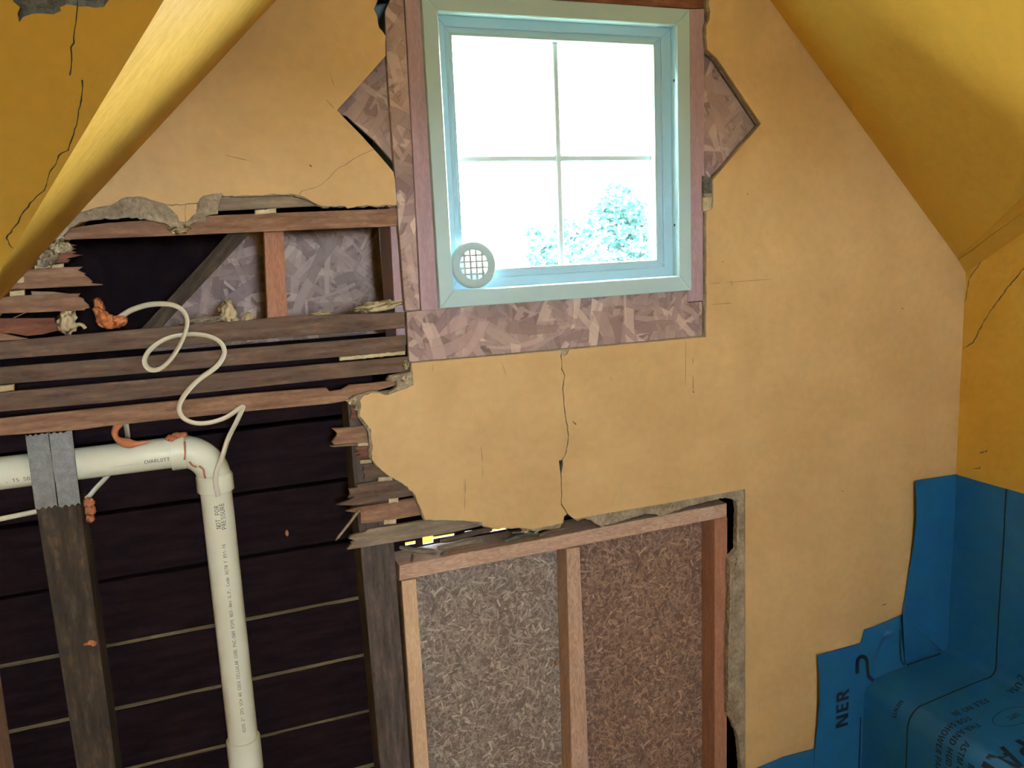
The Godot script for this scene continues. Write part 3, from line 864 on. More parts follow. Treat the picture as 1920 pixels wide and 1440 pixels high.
func framing():
	var V := PI / 2
	# dark siding boards seen from inside, each with a dusty ledge under it
	var sid := structure("wall_siding", "dark old siding boards behind the open studs", "wall")
	var zs := -.118
	var y0 := P(480, 1162, zs).y
	var pitch := (P(480, 1060, zs).y - P(480, 1290, zs).y) / 2
	var xa := x_l - .4; var xb := P(735, 1200, zs).x
	for k in range(-4, 5):
		var lo := y0 + k * pitch; var hi := lo + pitch
		if hi < .0: continue
		lo = maxf(lo, 0.0)
		hi = minf(hi, P(500, 655, zs).y)
		if hi - lo < .02: continue
		var dip := rng.randf_range(-.0015, .0015)
		var b := board("siding_board", sid, PackedVector2Array([Vector2(xa, lo + .009), Vector2(xb, lo + .009 + dip), Vector2(xb, hi), Vector2(xa, hi)]), zs, zs - .022, M.siding, 0, .0015, .9, .15)
		if k <= 0:
			var led := MB.new()
			prism(led, led, torn(PackedVector2Array([Vector2(xa, lo), Vector2(xb, lo), Vector2(xb, lo + .0088 + dip), Vector2(xa, lo + .0088)]), .0006, .03, k + 90, true), zs - .002, zs - .02, 0, .9, .11, .0005)
			commit([[led, M.ledge]], "dusty_ledge", b)
	# sheathing that closes the gable, open at the window and at a slot over the lower frame
	f_sheathing(sid)
	# old studs
	single("old_stud", tall(67, 950, 144, 1440, 151, 947, 217, 1440, -.03), -.03, -.117, M.stud_old, V, "dark rough old stud under the two steel plates", "stud")
	single("old_stud", tall(651, 752, 713, 1440, 718, 745, 770, 1440, -.029), -.029, -.117, M.stud_grey, V, "weathered dark old stud behind the snapped laths, against the pale lower frame", "stud")
	single("new_stud", tall(-70, 1180, -32, 1440, -38, 1180, 1, 1440, -.03), -.03, -.117, M.fir, V, "pale new stud left of the plated old stud", "stud")
	for s in [[0, [92, 985, 112, 1003, 120, 1049, 125, 1090, 119, 1142, 125, 1182, 129, 1227, 138, 1261, 154, 1334, 163, 1378, 170, 1407, 118, 955]], [1, [695, 1042, 705, 1054, 728, 1078, 727, 1057, 707, 1185, 716, 1218, 716, 1259, 714, 1294, 723, 1330, 755, 1368, 726, 1385, 724, 1426]]]:
		var par := get_node("old_stud" if s[0] == 0 else "old_stud_001")
		for i in range(0, s[1].size(), 2):
			var b := MB.new()
			var p := P(s[1][i], s[1][i + 1], -.0288)
			lathe(b, p, Vector3(0, 0, 1), [Vector2(-.002, .0022), Vector2(.0004, .0022), Vector2(.0008, .0012), Vector2(.0008, 0)], 8)
			commit([[b, M.ink]], "nail", par, p)
	single("diagonal_brace", PX([430, 436, 472, 434, 305, 612, 262, 620], -.06), -.06, -.1, M.stud_old, .85, "dark diagonal old brace crossing the upper opening", "brace")
	single("short_stud", PX([494, 428, 531, 426, 540, 606, 502, 609], -.045), -.045, -.082, M.fir_red, V, "short reddish new stud standing in the upper opening", "stud")
	single("jack_stud", PX([729, 380, 762, 378, 778, 645, 744, 648], -.036), -.036, -.138, M.fir_mauve, V, "short stud edge closing the upper opening next to the upright strand board strip", "stud")
	single("strand_board", PX([478, 415, 748, 400, 775, 620, 280, 660, 285, 600, 420, 455], -.3), -.3, -.312, M.osb_coarse, 0, "shaded strand board behind the short stud and diagonal brace", "board")
	# window surround
	single("osb_strip", PX([722, 20, 735, -8, 757, -9, 757, 0, 771, 240, 788, 581, 760, 583, 745, 400, 741, 340, 738, 300, 724, 100], -.016), -.016, -.03, M.osb_coarse, V, "narrow upright strand board strip beside the window, left of a fir strip", "board")
	single("osb_strip", PX([762, 585, 790, 582, 830, 570, 1100, 548, 1290, 530, 1290, 567, 1322, 565, 1323, 630, 1190, 643, 767, 680], -.016), -.016, -.03, M.osb_coarse, 0, "wide strand board strip right below the window frame", "board")
	single("osb_corner", PX([618, 208, 640, 180, 722, 88, 746, 90, 752, 322, 742, 310, 702, 265, 650, 218], -.0305), -.0305, -.04, M.osb_coarse, 0, "triangular strand board corner with nail heads between upright strip and cut plaster", "board")
	single("osb_corner", PX([1316, 88, 1332, 106, 1423, 234, 1436, 242, 1345, 352, 1316, 384], -.027), -.027, -.037, M.osb_coarse, 0, "pointed strand board triangle right of the window beside bare fir strip", "board")
	single("fir_strip", PX([759, -8, 791, -7, 796, 60, 826, 581, 790, 583, 772, 240], -.012), -.012, -.05, M.fir_mauve, V, "slim fir strip between window frame and upright strand board strip", "trim")
	single("fir_strip", PX([1290, 17, 1321, 16, 1321, 564, 1290, 566], -.012), -.012, -.05, M.fir_mauve, V, "slim fir strip with knots along the window, beside the pointed board triangle", "trim")
	single("header_board", PX([700, -80, 1326, -60, 1326, 14, 1290, 15, 780, -12, 700, -14], -.01), -.013, -.06, M.lath_red, 0, "dark reddish header board over the window frame", "board")
	for k in [["osb_corner", [[675, 202, 2.4], [653, 216, 1.6], [660, 202, 1.2]], -.030], ["osb_corner_001", [[1411, 241, 2.2], [1350, 147, 2.0], [1358, 303, 2.2]], -.0265], ["fir_strip", [[786, 70, 4], [786, 286, 3]], -.0115], ["fir_strip_001", [[1310, 290, 2.4], [1300, 524, 3.4], [1314, 70, 1.8], [1308, 387, 1.6]], -.0115], ["osb_strip", [[734, 13, 2.2], [779, 528, 2], [786, 542, 1.5]], -.0155], ["osb_strip_001", [[808, 646, 2.4], [963, 614, 2.2], [978, 628, 2.6], [1150, 598, 2.4], [1275, 615, 2.2], [964, 648, 1.8]], -.0155]]:
		for q in k[1]:
			var b := MB.new()
			var p := P(q[0], q[1], k[2])
			lathe(b, p, Vector3(0, 0, 1), [Vector2(-.002, q[2] * .001), Vector2(.0002, q[2] * .001), Vector2(.0005, q[2] * .0006), Vector2(.0005, 0)], 10)
			commit([[b, M.scuff]], "nail_head" if k[0].begins_with("osb") else "knot", get_node(k[0]), p)
	# new frame in the lower opening
	var zf := -.022
	single("top_plate", PX([749, 1061, 839, 1043, 899, 1032, 1000, 1014, 1136, 987, 1363, 944, 1363, 969, 1000, 1040, 749, 1089], zf), zf, -.108, M.fir, -.0, "pale fir top plate over the lower framed opening", "beam")
	single("new_stud", tall(753, 1090, 777, 1440, 780, 1086, 805, 1440, zf), zf, -.079, M.fir_pale, V, "pale yellow jamb stud beside the weathered old stud under the top plate", "stud")
	single("new_stud", tall(1062, 1030, 1072, 1440, 1087, 1026, 1104, 1440, zf), zf, -.079, M.fir, V, "middle fir stud between the two strand board bays", "stud")
	single("new_stud", tall(1340, 975, 1340, 1440, 1364, 970, 1363, 1440, zf), zf, -.079, M.fir_red, V, "reddish jamb stud beside the torn grey plaster edge", "stud")
	var zo := -.08
	var ya := P(900, 1040, zo).y
	var p1 := single("strand_board", PackedVector2Array([Vector2(P(752, 1200, zo).x, 0), Vector2(P(1072, 1200, zo).x, 0), Vector2(P(1072, 1200, zo).x, ya), Vector2(P(752, 1200, zo).x, ya)]), zo, -.092, M.osb_fine, 0, "greyish strand board bay with faded blue printed stamps", "board")
	single("strand_board", PackedVector2Array([Vector2(P(1073, 1200, zo).x, 0), Vector2(P(1350, 1200, zo).x, 0), Vector2(P(1350, 1200, zo).x, ya), Vector2(P(1073, 1200, zo).x, ya)]), zo, -.092, M.osb_fine_red, 0, "brownish plain strand board bay between middle stud and reddish jamb", "board")
	stamps(p1, zo)

func f_sheathing(sid: Node):
	var z0 := -.1415; var z1 := -.148
	var l := x_l - .7; var r := x_r + .7; var t := apex.y + .1
	var o := opening.grow(.07)
	var nx := P(760, 500, z0).x; var ny := o.position.y - .3
	var sy0 := P(770, 1030, z0).y; var sy1 := P(930, 980, z0).y
	var plan := [[l, -.2, r, sy0], [l, sy1, r, ny], [nx, ny, r, o.position.y], [nx, o.position.y, o.position.x, o.end.y], [o.end.x, o.position.y, r, o.end.y], [l, o.end.y, r, t]]
	# deeper void under the left slope
	var void_box := MB.new()
	slab(Vector3(l, ny - .01, -.36), Vector3(nx + .01, o.end.y + .01, -.345), void_box)
	slab(Vector3(l, ny - .01, -.36), Vector3(nx + .01, ny, z0), void_box)
	slab(Vector3(l, o.end.y, -.36), Vector3(nx + .01, o.end.y + .01, z0), void_box)
	slab(Vector3(nx, ny, -.36), Vector3(nx + .01, o.end.y, z0), void_box)
	slab(Vector3(l, ny, -.36), Vector3(l + .01, o.end.y, z0), void_box)
	commit([[void_box, M.siding]], "void_lining", sid)
	var x := l
	for q in [[760, 1014, 779, 1023], [793, 1003, 812, 1021], [812, 1000, 852, 1011], [871, 994, 885, 998], [911, 988, 950, 999]]:
		var a := P(q[0], q[3], z0); var b := P(q[2], q[1], z0)
		if a.x > x + .0005: plan.append([x, sy0, a.x, sy1])
		else: a.x = x
		plan.append([a.x, sy0, b.x, a.y]); plan.append([a.x, b.y, b.x, sy1])
		x = b.x
	plan.append([x, sy0, r, sy1])
	for q in plan:
		board("sheathing_board", sid, PackedVector2Array([Vector2(q[0], q[1]), Vector2(q[2], q[1]), Vector2(q[2], q[3]), Vector2(q[0], q[3])]), z0, z1, M.siding, 0, 0.0)

func stamps(panel: Node, zo: float):
	var ink := MB.new()
	var put := func(px: float, py: float, ang: float) -> Callable:
		var o := P(px, py, zo + .0006)
		return func(x: float, y: float) -> Array: return [o + Vector3(x * cos(ang) - y * sin(ang), x * sin(ang) + y * cos(ang), 0), Vector3(0, 0, 1)]
	letters(ink, "109", .026, put.call(800, 1152, 0.0), false, true)
	letters(ink, "AT", .026, put.call(790, 1203, .05), false, true)
	letters(ink, "16", .018, put.call(795, 1230, 0.0), false, true)
	letters(ink, "CE", .046, put.call(803, 1318, 0.0), false, true)
	letters(ink, "SIZED", .013, put.call(800, 1246, 0.0), false, true)
	letters(ink, "RATED", .013, put.call(803, 1176, 0.0), false, true)
	for q in [[783, 1092, 835, 1086, 1.4], [786, 1112, 833, 1104, 1.2], [788, 1124, 838, 1118, 1.6], [788, 1183, 842, 1173, 1.6], [796, 1252, 828, 1248, 1.2], [798, 1281, 862, 1268, 1.5], [800, 1342, 852, 1332, 1.2], [812, 1386, 866, 1368, 2.2], [822, 1424, 842, 1416, 2.0], [849, 1087, 853, 1163, 1.0], [870, 1295, 873, 1330, 1.0], [873, 1340, 877, 1410, 1.2], [852, 1340, 866, 1326, 4.0], [784, 1100, 800, 1097, 1.5], [806, 1132, 836, 1126, 1.5]]:
		var a := P2(q[0], q[1], zo); var b := P2(q[2], q[3], zo)
		var o: Vector2 = (b - a).normalized().orthogonal() * q[4] * .001
		var w := torn(PackedVector2Array([a + o, a - o, b - o, b + o]), .0012, .005, int(q[0] + q[1]), true)
		prism(ink, ink, w, zo + .0006, zo - .001)
	var ring := P(862, 1237, zo + .0006)
	for i in 14:
		if i % 5 == 3: continue
		var a0 := TAU * i / 14; var a1 := TAU * (i + 1) / 14
		ink.quad(ring + Vector3(cos(a0), sin(a0), 0) * .009, ring + Vector3(cos(a1), sin(a1), 0) * .009, ring + Vector3(cos(a1), sin(a1), 0) * .014, ring + Vector3(cos(a0), sin(a0), 0) * .014, Vector3(0, 0, 1))
	var o := commit([[ink, M.ink_blue]], "printed_stamp", panel, P(820, 1240, zo))
	o.set_meta("label", "faded blue printed stamp")

# ---------------------------------------------------------------- window
func frame_bars(mb: MB, a: Rect2, b: Rect2, zf: float, zb: float, bevel := .002):
	var A := [a.position, Vector2(a.end.x, a.position.y), a.end, Vector2(a.position.x, a.end.y)]
	var B := [b.position, Vector2(b.end.x, b.position.y), b.end, Vector2(b.position.x, b.end.y)]
	for i in 4:
		var j := (i + 1) % 4
		prism(mb, mb, PackedVector2Array([A[i], A[j], B[j], B[i]]), zf, zb, 0, 1, 1, bevel)

func avg_rect(q: Array, z: float) -> Rect2:        # corner pixels: top left, top right, bottom right, bottom left
	var p := PX(q, z)
	var x0 := (p[0].x + p[3].x) / 2; var x1 := (p[1].x + p[2].x) / 2
	var y0 := (p[2].y + p[3].y) / 2; var y1 := (p[0].y + p[1].y) / 2
	return Rect2(x0, y0, x1 - x0, y1 - y0)

var reveal: Rect2

func window():
	var w := structure("window_1", "white vinyl gable window with four panes and a crossed grille", "window")
	var outer := opening
	reveal = avg_rect([820, 23, 1271, 46, 1271, 517, 852, 545], .004)
	var glass := avg_rect([847, 67, 1223, 86, 1228, 488, 868, 506], -.03)
	var mb := MB.new()
	frame_bars(mb, outer, reveal, .004, -.05, .002)
	var A := outer.grow(-.003); var B := outer.grow(.074)          # unseen outer jamb, splayed to let more daylight onto the slopes
	var ca := [A.position, Vector2(A.end.x, A.position.y), A.end, Vector2(A.position.x, A.end.y)]
	var cb := [B.position, Vector2(B.end.x, B.position.y), B.end, Vector2(B.position.x, B.end.y)]
	for i in 4:
		var j := (i + 1) % 4
		var p := [Vector3(ca[i].x, ca[i].y, -.045), Vector3(ca[j].x, ca[j].y, -.045), Vector3(cb[j].x, cb[j].y, -.15), Vector3(cb[i].x, cb[i].y, -.15)]
		var nn: Vector3 = (p[1] - p[0]).cross(p[2] - p[0]).normalized()
		var mid := Vector3(outer.get_center().x, outer.get_center().y, -.1)
		if nn.dot(mid - p[0]) < 0: nn = -nn
		mb.quad(p[0], p[1], p[2], p[3], nn)
		mb.quad(p[0] - nn * .012, p[1] - nn * .012, p[2] - nn * .012, p[3] - nn * .012, -nn)
	commit([[mb, M.vinyl]], "window_frame", w)
	mb = MB.new()
	var step := Rect2(reveal.position.lerp(glass.position, .55), reveal.size.lerp(glass.size, .55))
	frame_bars(mb, reveal.grow(.001), step, -.021, -.056, .0015)
	frame_bars(mb, step.grow(.001), glass.grow(.004), -.026, -.056, .001)
	var sash := commit([[mb, M.sash]], "sash", w)
	mb = MB.new()
	frame_bars(mb, glass.grow(.005), glass, -.024, -.056, .001)
	commit([[mb, M.vinyl]], "glazing_bead", sash)
	var cx := P(1047, 296, -.045).x; var cy := P(1047, 297, -.045).y
	var h := .0062
	mb = MB.new()
	prism(mb, mb, PackedVector2Array([Vector2(cx - h, glass.position.y), Vector2(cx + h, glass.position.y), Vector2(cx + h, glass.end.y), Vector2(cx - h, glass.end.y)]), -.042, -.05, 0, 1, 1, .002)
	commit([[mb, M.muntin]], "muntin", w)
	for s in [[glass.position.x, cx - h], [cx + h, glass.end.x]]:
		mb = MB.new()
		prism(mb, mb, PackedVector2Array([Vector2(s[0], cy - h), Vector2(s[1], cy - h), Vector2(s[1], cy + h), Vector2(s[0], cy + h)]), -.042, -.05, 0, 1, 1, .002)
		commit([[mb, M.muntin]], "muntin", w)
	for i in [[glass.position.x, cx - h], [cx + h, glass.end.x]]:
		for j in [[glass.position.y, cy - h], [cy + h, glass.end.y]]:
			mb = MB.new()
			prism(mb, mb, PackedVector2Array([Vector2(i[0], j[0]), Vector2(i[1], j[0]), Vector2(i[1], j[1]), Vector2(i[0], j[1])]), -.044, -.048)
			commit([[mb, M.glass]], "pane", w)
	for q in [[1264, 151], [1265, 422]]:
		mb = MB.new()
		var p := meet(q[0], q[1], Vector3(reveal.end.x, 0, 0), Vector3.LEFT)
		lathe(mb, p + Vector3(.0005, 0, 0), Vector3.LEFT, [Vector2(0, .0032), Vector2(.001, .003), Vector2(.001, 0)], 12)
		commit([[mb, M.ink]], "screw_hole", w, p)
	# crumbs of foam along the lower edge of the frame
	for q in [[835, 577, 9], [850, 576, 7], [868, 574, 8], [890, 570, 5], [972, 566, 3]]:
		mb = MB.new()
		var p := P(q[0], q[1], -.004)
		lump(mb, Transform3D(Basis.IDENTITY, p), Vector3(q[2] * .0011, .003, .006), .4, q[0], 2.0, 12)
		commit([[mb, M.plaster_pale]], "sealant_crumb", w, p)

# ---------------------------------------------------------------- pipe
func pipe():
	var r := .0302
	var z := -.072
	var a := P(0, 876, z + .01); var c := P(318, 851, z + .01)
	var ay := c.y
	var vx := (P(405, 919, z).x + P(456, 1387, z).x) / 2
	a = Vector3(x_l - .02, ay, z)
	var node := thing("drain_pipe", Vector3(vx, 0, z), "white plastic drain pipe turning down through an elbow in the open wall", "pipe")
	var bend := .062
	var hub_x := P(320, 851, z).x
	var mb := MB.new()
	lathe(mb, a, Vector3.RIGHT, [Vector2(0, r), Vector2(hub_x - a.x + .005, r)])
	var hp := commit([[mb, M.pvc]], "horizontal_pipe", node)
	# elbow: two hubs joined by a quarter bend
	mb = MB.new()
	var hub_end := vx - bend
	lathe(mb, Vector3(hub_x, ay, z), Vector3.RIGHT, [Vector2(0, r), Vector2(0, .0345), Vector2(.002, .0352), Vector2(.026, .0352), Vector2(.028, .034), Vector2(.030, .0318)])
	var path := []
	path.append(Vector3(hub_x + .024, ay, z))
	for i in 13:
		var t := PI / 2 * i / 12
		path.append(Vector3(vx - bend + sin(t) * bend, ay - bend + cos(t) * bend, z))
	var hub_y := P(404, 888, z).y
	path.append(Vector3(vx, minf(hub_y - .004, ay - bend - .004), z))
	tube(mb, path, .0318, .0318, 32, Vector3(0, 0, 1), false)
	var hy1 := P(406, 919, z).y
	lathe(mb, Vector3(vx, hub_y, z), Vector3.DOWN, [Vector2(-.002, .0318), Vector2(0, .034), Vector2(.003, .0352), Vector2(hub_y - hy1 - .001, .0352), Vector2(hub_y - hy1, .0345), Vector2(hub_y - hy1, r)])
	commit([[mb, M.pvc]], "elbow", node)
	mb = MB.new()
	lathe(mb, Vector3(vx, 0, z), Vector3.UP, [Vector2(0, r), Vector2(hub_y - .004, r)])
	var vp := commit([[mb, M.pvc]], "vertical_pipe", node)
	var cy := P(458, 1397, z + r).y
	mb = MB.new()
	lathe(mb, Vector3(vx, cy, z), Vector3.DOWN, [Vector2(0, r), Vector2(0, .0335), Vector2(.002, .0345), Vector2(.075, .0345), Vector2(.077, r)])
	commit([[mb, M.pvc]], "coupling", node)
	# lettering: upwards along the drop, and along the run
	var R := r + .0004
	var ink := MB.new()
	var up := func(y0: float, sh: float) -> Callable:
		return func(x: float, y: float) -> Array:
			var t := (-y + sh) / r + .12
			var n := Vector3(sin(t), 0, cos(t))
			return [Vector3(vx, y0 + x, z) + n * R, n]
	var yb := P(456, 1374, z + r).y; var yt := P(414, 1021, z + r).y
	var line := "4200 2\" IPS SCH 40 COEX CELLULAR CORE PVC-DWV PIPE NSF-dwv U.P. Code ASTM F 891-16"
	var size := (yt - yb) / (line.length() * .6)
	for w in [[line, size, yb, 0.0], ["NOT FOR", .0115, P(411, 992, z + r).y, -.0055], ["PRESSURE", .0115, P(411, 995, z + r).y, .0045], ["CH", .010, P(404, 929, z + r).y, -.002]]:
		ink = MB.new()
		letters(ink, w[0], w[1], up.call(w[2], w[3]), true, true)
		commit([[ink, M.ink]], "printed_line", vp)
	var run := func(x0: float, dy: float) -> Callable:
		return func(x: float, y: float) -> Array:
			var t := (y + dy) / r
			var n := Vector3(0, sin(t), cos(t))
			return [Vector3(x0 + x, ay, z) + n * R, n]
	for w in [["CHARLOTT", .0094, 270, -.006], ["- ---------- --", .006, 203, -.007], [". . 15 SB", .0098, -12, -.010]]:
		ink = MB.new()
		letters(ink, w[0], w[1], run.call(P(w[2], 866, z + r).x, w[3]), true, true)
		commit([[ink, M.ink]], "printed_line", hp)
	# smears of sealant on the elbow
	mb = MB.new()
	for s in [[[346, 828, 347, 845, 346, 862], -.040], [[355, 866, 361, 873, 369, 876], -.0395], [[373, 874, 381, 880, 383, 890, 385, 897], -.0392]]:
		var pts := []
		for i in range(0, s[0].size(), 2): pts.append(P(s[0][i], s[0][i + 1], s[1] + .002))
		tube(mb, spline(pts, 4), .0018, .0016, 6)
	commit([[mb, M.foam_dull]], "sealant_smear", node)
	# steel plates over the notched stud
	for q in [[[47, 815, 52, 818, 56, 814, 62, 818, 66, 813, 72, 816, 78, 812, 84, 814, 90, 811, 108, 950, 102, 947, 97, 953, 91, 949, 86, 955, 80, 950, 74, 956, 66, 954], "galvanised steel plate, speckled, on the outer half of the notched stud", -.0285], [[91, 811, 96, 814, 101, 810, 108, 813, 113, 809, 119, 812, 126, 808, 135, 807, 151, 946, 146, 943, 141, 949, 135, 945, 130, 951, 123, 946, 117, 952, 110, 950], "galvanised steel plate, plain, on the pipe elbow side of the notched stud", -.0283]]:
		var o := single("steel_plate", PX(q[0], q[2]), q[2], q[2] - .0016, M.steel, 0, q[1], "plate", "", .0004)

func cables():
	# loose white cable with two loops hanging in front of the laths
	var px := [[214, 603, -.06], [232, 590, -.05], [250, 580, -.035], [282, 571, -.01], [320, 571, .012], [342, 582, .022], [351, 600, .028], [347, 625, .030], [335, 651, .026], [317, 677, .018], [298, 692, .012], [280, 692, .010], [271, 677, .012], [282, 655, .014], [312, 635, .016], [350, 627, .018], [385, 629, .020], [411, 640, .020], [421, 661, .020], [407, 686, .016], [375, 710, .010], [350, 735, .006], [336, 762, .004], [342, 782, .004], [365, 793, .004], [395, 792, .004], [425, 782, .006], [447, 767, .010], [455, 763, .010], [452, 772, .006], [443, 792, -.004], [427, 824, -.018], [417, 856, -.028], [407, 880, -.031], [404, 902, -.031], [409, 930, -.037]]
	var pts := []
	for q in px: pts.append(P(q[0], q[1], q[2]))
	var mb := MB.new()
	tube(mb, spline(pts, 5), .0052, .0028, 10, Vector3(0, 0, 1))
	tag(commit([[mb, M.cable]], "loose_cable"), "loose flat white cable looping over the laths down to the pipe elbow", "cable")
	# second cable behind the pipe
	pts = []
	for q in [[233, 780, -.045], [237, 800, -.07], [239, 825, -.1075], [228, 855, -.110], [205, 888, -.109], [180, 915, -.104], [158, 937, -.09]]: pts.append(P(q[0], q[1], q[2]))
	for q in [[110, 950, -.07], [68, 959, -.07], [30, 967, -.07], [0, 973, -.07], [-60, 985, -.07]]: pts.append(P(q[0], q[1], q[2]))
	mb = MB.new()
	tube(mb, spline(pts, 5), .0048, .003, 10, Vector3(0, 0, 1))
	tag(commit([[mb, M.cable]], "stapled_cable"), "white cable running behind the pipe and through the plated stud", "cable")

# ---------------------------------------------------------------- foam, rubble and sticks
func foam_blob(parts: Array, m: Material, label: String):
	var mb := MB.new()
	for q in parts:       # px, py, z, radius x, radius y, tilt
		var p := P(q[0], q[1], q[2])
		lump(mb, Transform3D(Basis(Vector3(0, 0, 1), q[5]), p), Vector3(q[3], q[4], (q[3] + q[4]) * .5) * .0011, .16, int(q[0] * 3), 1.4, 20)
	tag(commit([[mb, m]], "foam_blob"), label, "foam", "orange sealing foam")

func rubble():
	foam_blob([[196, 599, -.048, 13, 14, .5], [205, 608, -.042, 12, 8, -.15], [190, 592, -.06, 9, 17, .5], [186, 574, -.075, 8, 14, .2]], M.foam, "glossy orange foam lump beside the end of the loose cable")
	foam_blob([[218, 603, -.052, 12, 10, -.4], [228, 601, -.050, 9, 9, 0]], M.foam, "round orange foam lump sealing the loose cable end")
	var mb := MB.new()
	var pts := []
	for q in [[228, 793, -.03], [219, 800, -.03], [215, 812, -.032], [220, 823, -.034], [232, 829, -.036], [246, 832, -.038], [262, 831, -.04], [283, 827, -.05]]: pts.append(P(q[0], q[1], q[2]))
	tube(mb, spline(pts, 4), .0075, .0075, 12, Vector3(0, 0, 1), true, [.8, .85, .9, .9, .9, .85, .8, .8, .8, .75, .7, .7, .75, .85, .95, 1.1, 1.2, 1.25, 1.25, 1.2, 1.1, .95, .8, .7, .6, .5, .4, .3, .2])
	tag(commit([[mb, M.foam_dull]], "foam_blob"), "dull orange hooked strand of foam drooping onto the pipe run", "foam", "orange sealing foam")
	foam_blob([[321, 822, -.055, 9, 7, -.2], [331, 818, -.06, 10, 7, .3], [343, 815, -.06, 8, 5, .1]], M.foam_dull, "dull orange foam lump on top of the pipe elbow hub")
	foam_blob([[166, 943, -.07, 10, 9, .3], [169, 957, -.07, 9, 10, 0], [169, 972, -.072, 7, 8, 0]], M.foam_dull, "dull orange foam dripping down the side of the plated stud")
	foam_blob([[170, 1205, -.028, 5, 4, 0], [176, 1207, -.028, 5, 4, 0], [161, 1208, -.028, 4, 2, 0]], M.foam_dull, "small orange foam crumb stuck on the face of the plated stud")
	foam_blob([[538, 1000, -.114, 3, 6, 0]], M.foam_dull, "tiny orange foam drip on the dark siding")
	foam_blob([[1043, 1243, -.076, 4, 6, 0]], M.foam_dull, "tiny orange foam drip on the strand board by the middle stud")
	var chunk := func(px: float, py: float, z: float, rx: float, ry: float, tilt: float, m: Material, rough: float, label: String, seed_: int):
		var b := MB.new()
		lump(b, Transform3D(Basis(Vector3(0, 0, 1), tilt), P(px, py, z)), Vector3(rx, ry, (rx + ry) * .42) * .0011, rough, seed_, 1.5, 26)
		tag(commit([[b, m]], "plaster_chunk"), label, "rubble", "plaster chunks on the laths")
	chunk.call(126, 604, -.03, 14, 21, -.15, M.plaster_pale, .22, "pale egg-shaped plaster chunk standing by the reddish broken lath", 61)
	chunk.call(428, 588, -.036, 14, 22, .2, M.plaster_pale, .26, "jagged upright plaster chunk left of the short reddish stud", 62)
	chunk.call(464, 601, -.030, 9, 14, -.45, M.plaster_pale, .18, "rounded plaster chunk tipped over next to the short reddish stud", 63)
	chunk.call(379, 601, -.036, 33, 6, .06, M.plaster, .25, "long flat plaster sliver lying behind the cable loop", 64)
	chunk.call(710, 574, -.034, 42, 9, .10, M.plaster_pale, .3, "long pale flat plaster chunk lying near the strand board strip", 65)
	chunk.call(604, 587, -.032, 18, 3.5, .05, M.plaster_pale, .3, "thin pale plaster flake right of the short reddish stud", 66)
	chunk.call(108, 464, -.014, 11, 9, .2, M.plaster_pale, .24, "knobbly cream plaster chunk under the sloped ceiling edge", 67)
	chunk.call(123, 464, -.014, 9, 8, -.2, M.plaster_pale, .24, "cream plaster nub against the splintered red lath", 68)
	chunk.call(90, 484, -.013, 17, 11, .5, M.plaster, .22, "grey plaster chunk clinging beside the ceiling edge, below the cream ones", 69)
	chunk.call(440, 603, -.03, 7, 5, .3, M.plaster_pale, .4, "small plaster crumb between the jagged and the rounded chunks", 70)
	var curl := MB.new()
	pts = []
	for q in [[141, 611, -.03], [148, 608, -.026], [155, 610, -.024], [160, 616, -.024]]: pts.append(P(q[0], q[1], q[2]))
	tube(curl, spline(pts, 4), .0035, .003, 8)
	tag(commit([[curl, M.plaster_pale]], "plaster_curl"), "small curled plaster strip beside the egg-shaped chunk", "rubble")
	# sticks and plaster keys heaped on the top plate
	var top := P(839, 1043, -.022).y
	var stick := func(a: Array, b: Array, w: float, m: Material, label: String):
		var mbs := MB.new()
		var p := PH(a[0], a[1], top + w); var q := PH(b[0], b[1], top + w)
		p.z = clampf(p.z, -.1, -.03); q.z = clampf(q.z, -.1, -.03)
		p = P(a[0], a[1], p.z); q = P(b[0], b[1], q.z)
		var list := []
		for i in 9:
			var t := i / 8.0
			list.append(p.lerp(q, t) + Vector3(0, sin(t * 7.0 + a[0]) * w * .18, 0))
		tube(mbs, list, w, w * .8, 9, Vector3(0, 0, 1), true, [.6, .9, 1, .95, 1.05, 1, .9, 1, .7])
		tag(commit([[mbs, m]], "debris_stick"), label, "stick", "sticks heaped on the top plate")
	stick.call([820, 1027], [905, 1013], .0062, M.lath_grey, "thick grey stick lying along the top plate gap")
	stick.call([826, 1015], [922, 992], .0068, M.lath, "dark thick stick behind the grey stick in the gap")
	stick.call([946, 1014], [984, 1003], .0040, M.plaster_grey, "short pale stick lying right of the bright gap")
	stick.call([960, 998], [1014, 1001], .0040, M.plaster_grey, "thin pale stick under the paint edge, above the short one")
	stick.call([984, 990], [984, 1008], .0018, M.plaster_grey, "tiny upright sliver crossing the two pale sticks")
	stick.call([750, 1027], [818, 1037], .0065, M.lath_grey, "stubby broken lath end next to the old stud on the top plate")
	stick.call([826, 1039], [838, 1036], .0038, M.plaster_grey, "small nub on the top plate past the broken lath end")
	stick.call([752, 1062], [776, 1058], .0045, M.lath_warm, "small wood shard at the left end of the top plate")
	stick.call([774, 1040], [772, 1056], .0035, M.lath, "upright little shard propping the broken lath end")
	stick.call([1010, 1003], [1058, 990], .0050, M.lath, "dark stick under the grey plaster edge left of the crack")

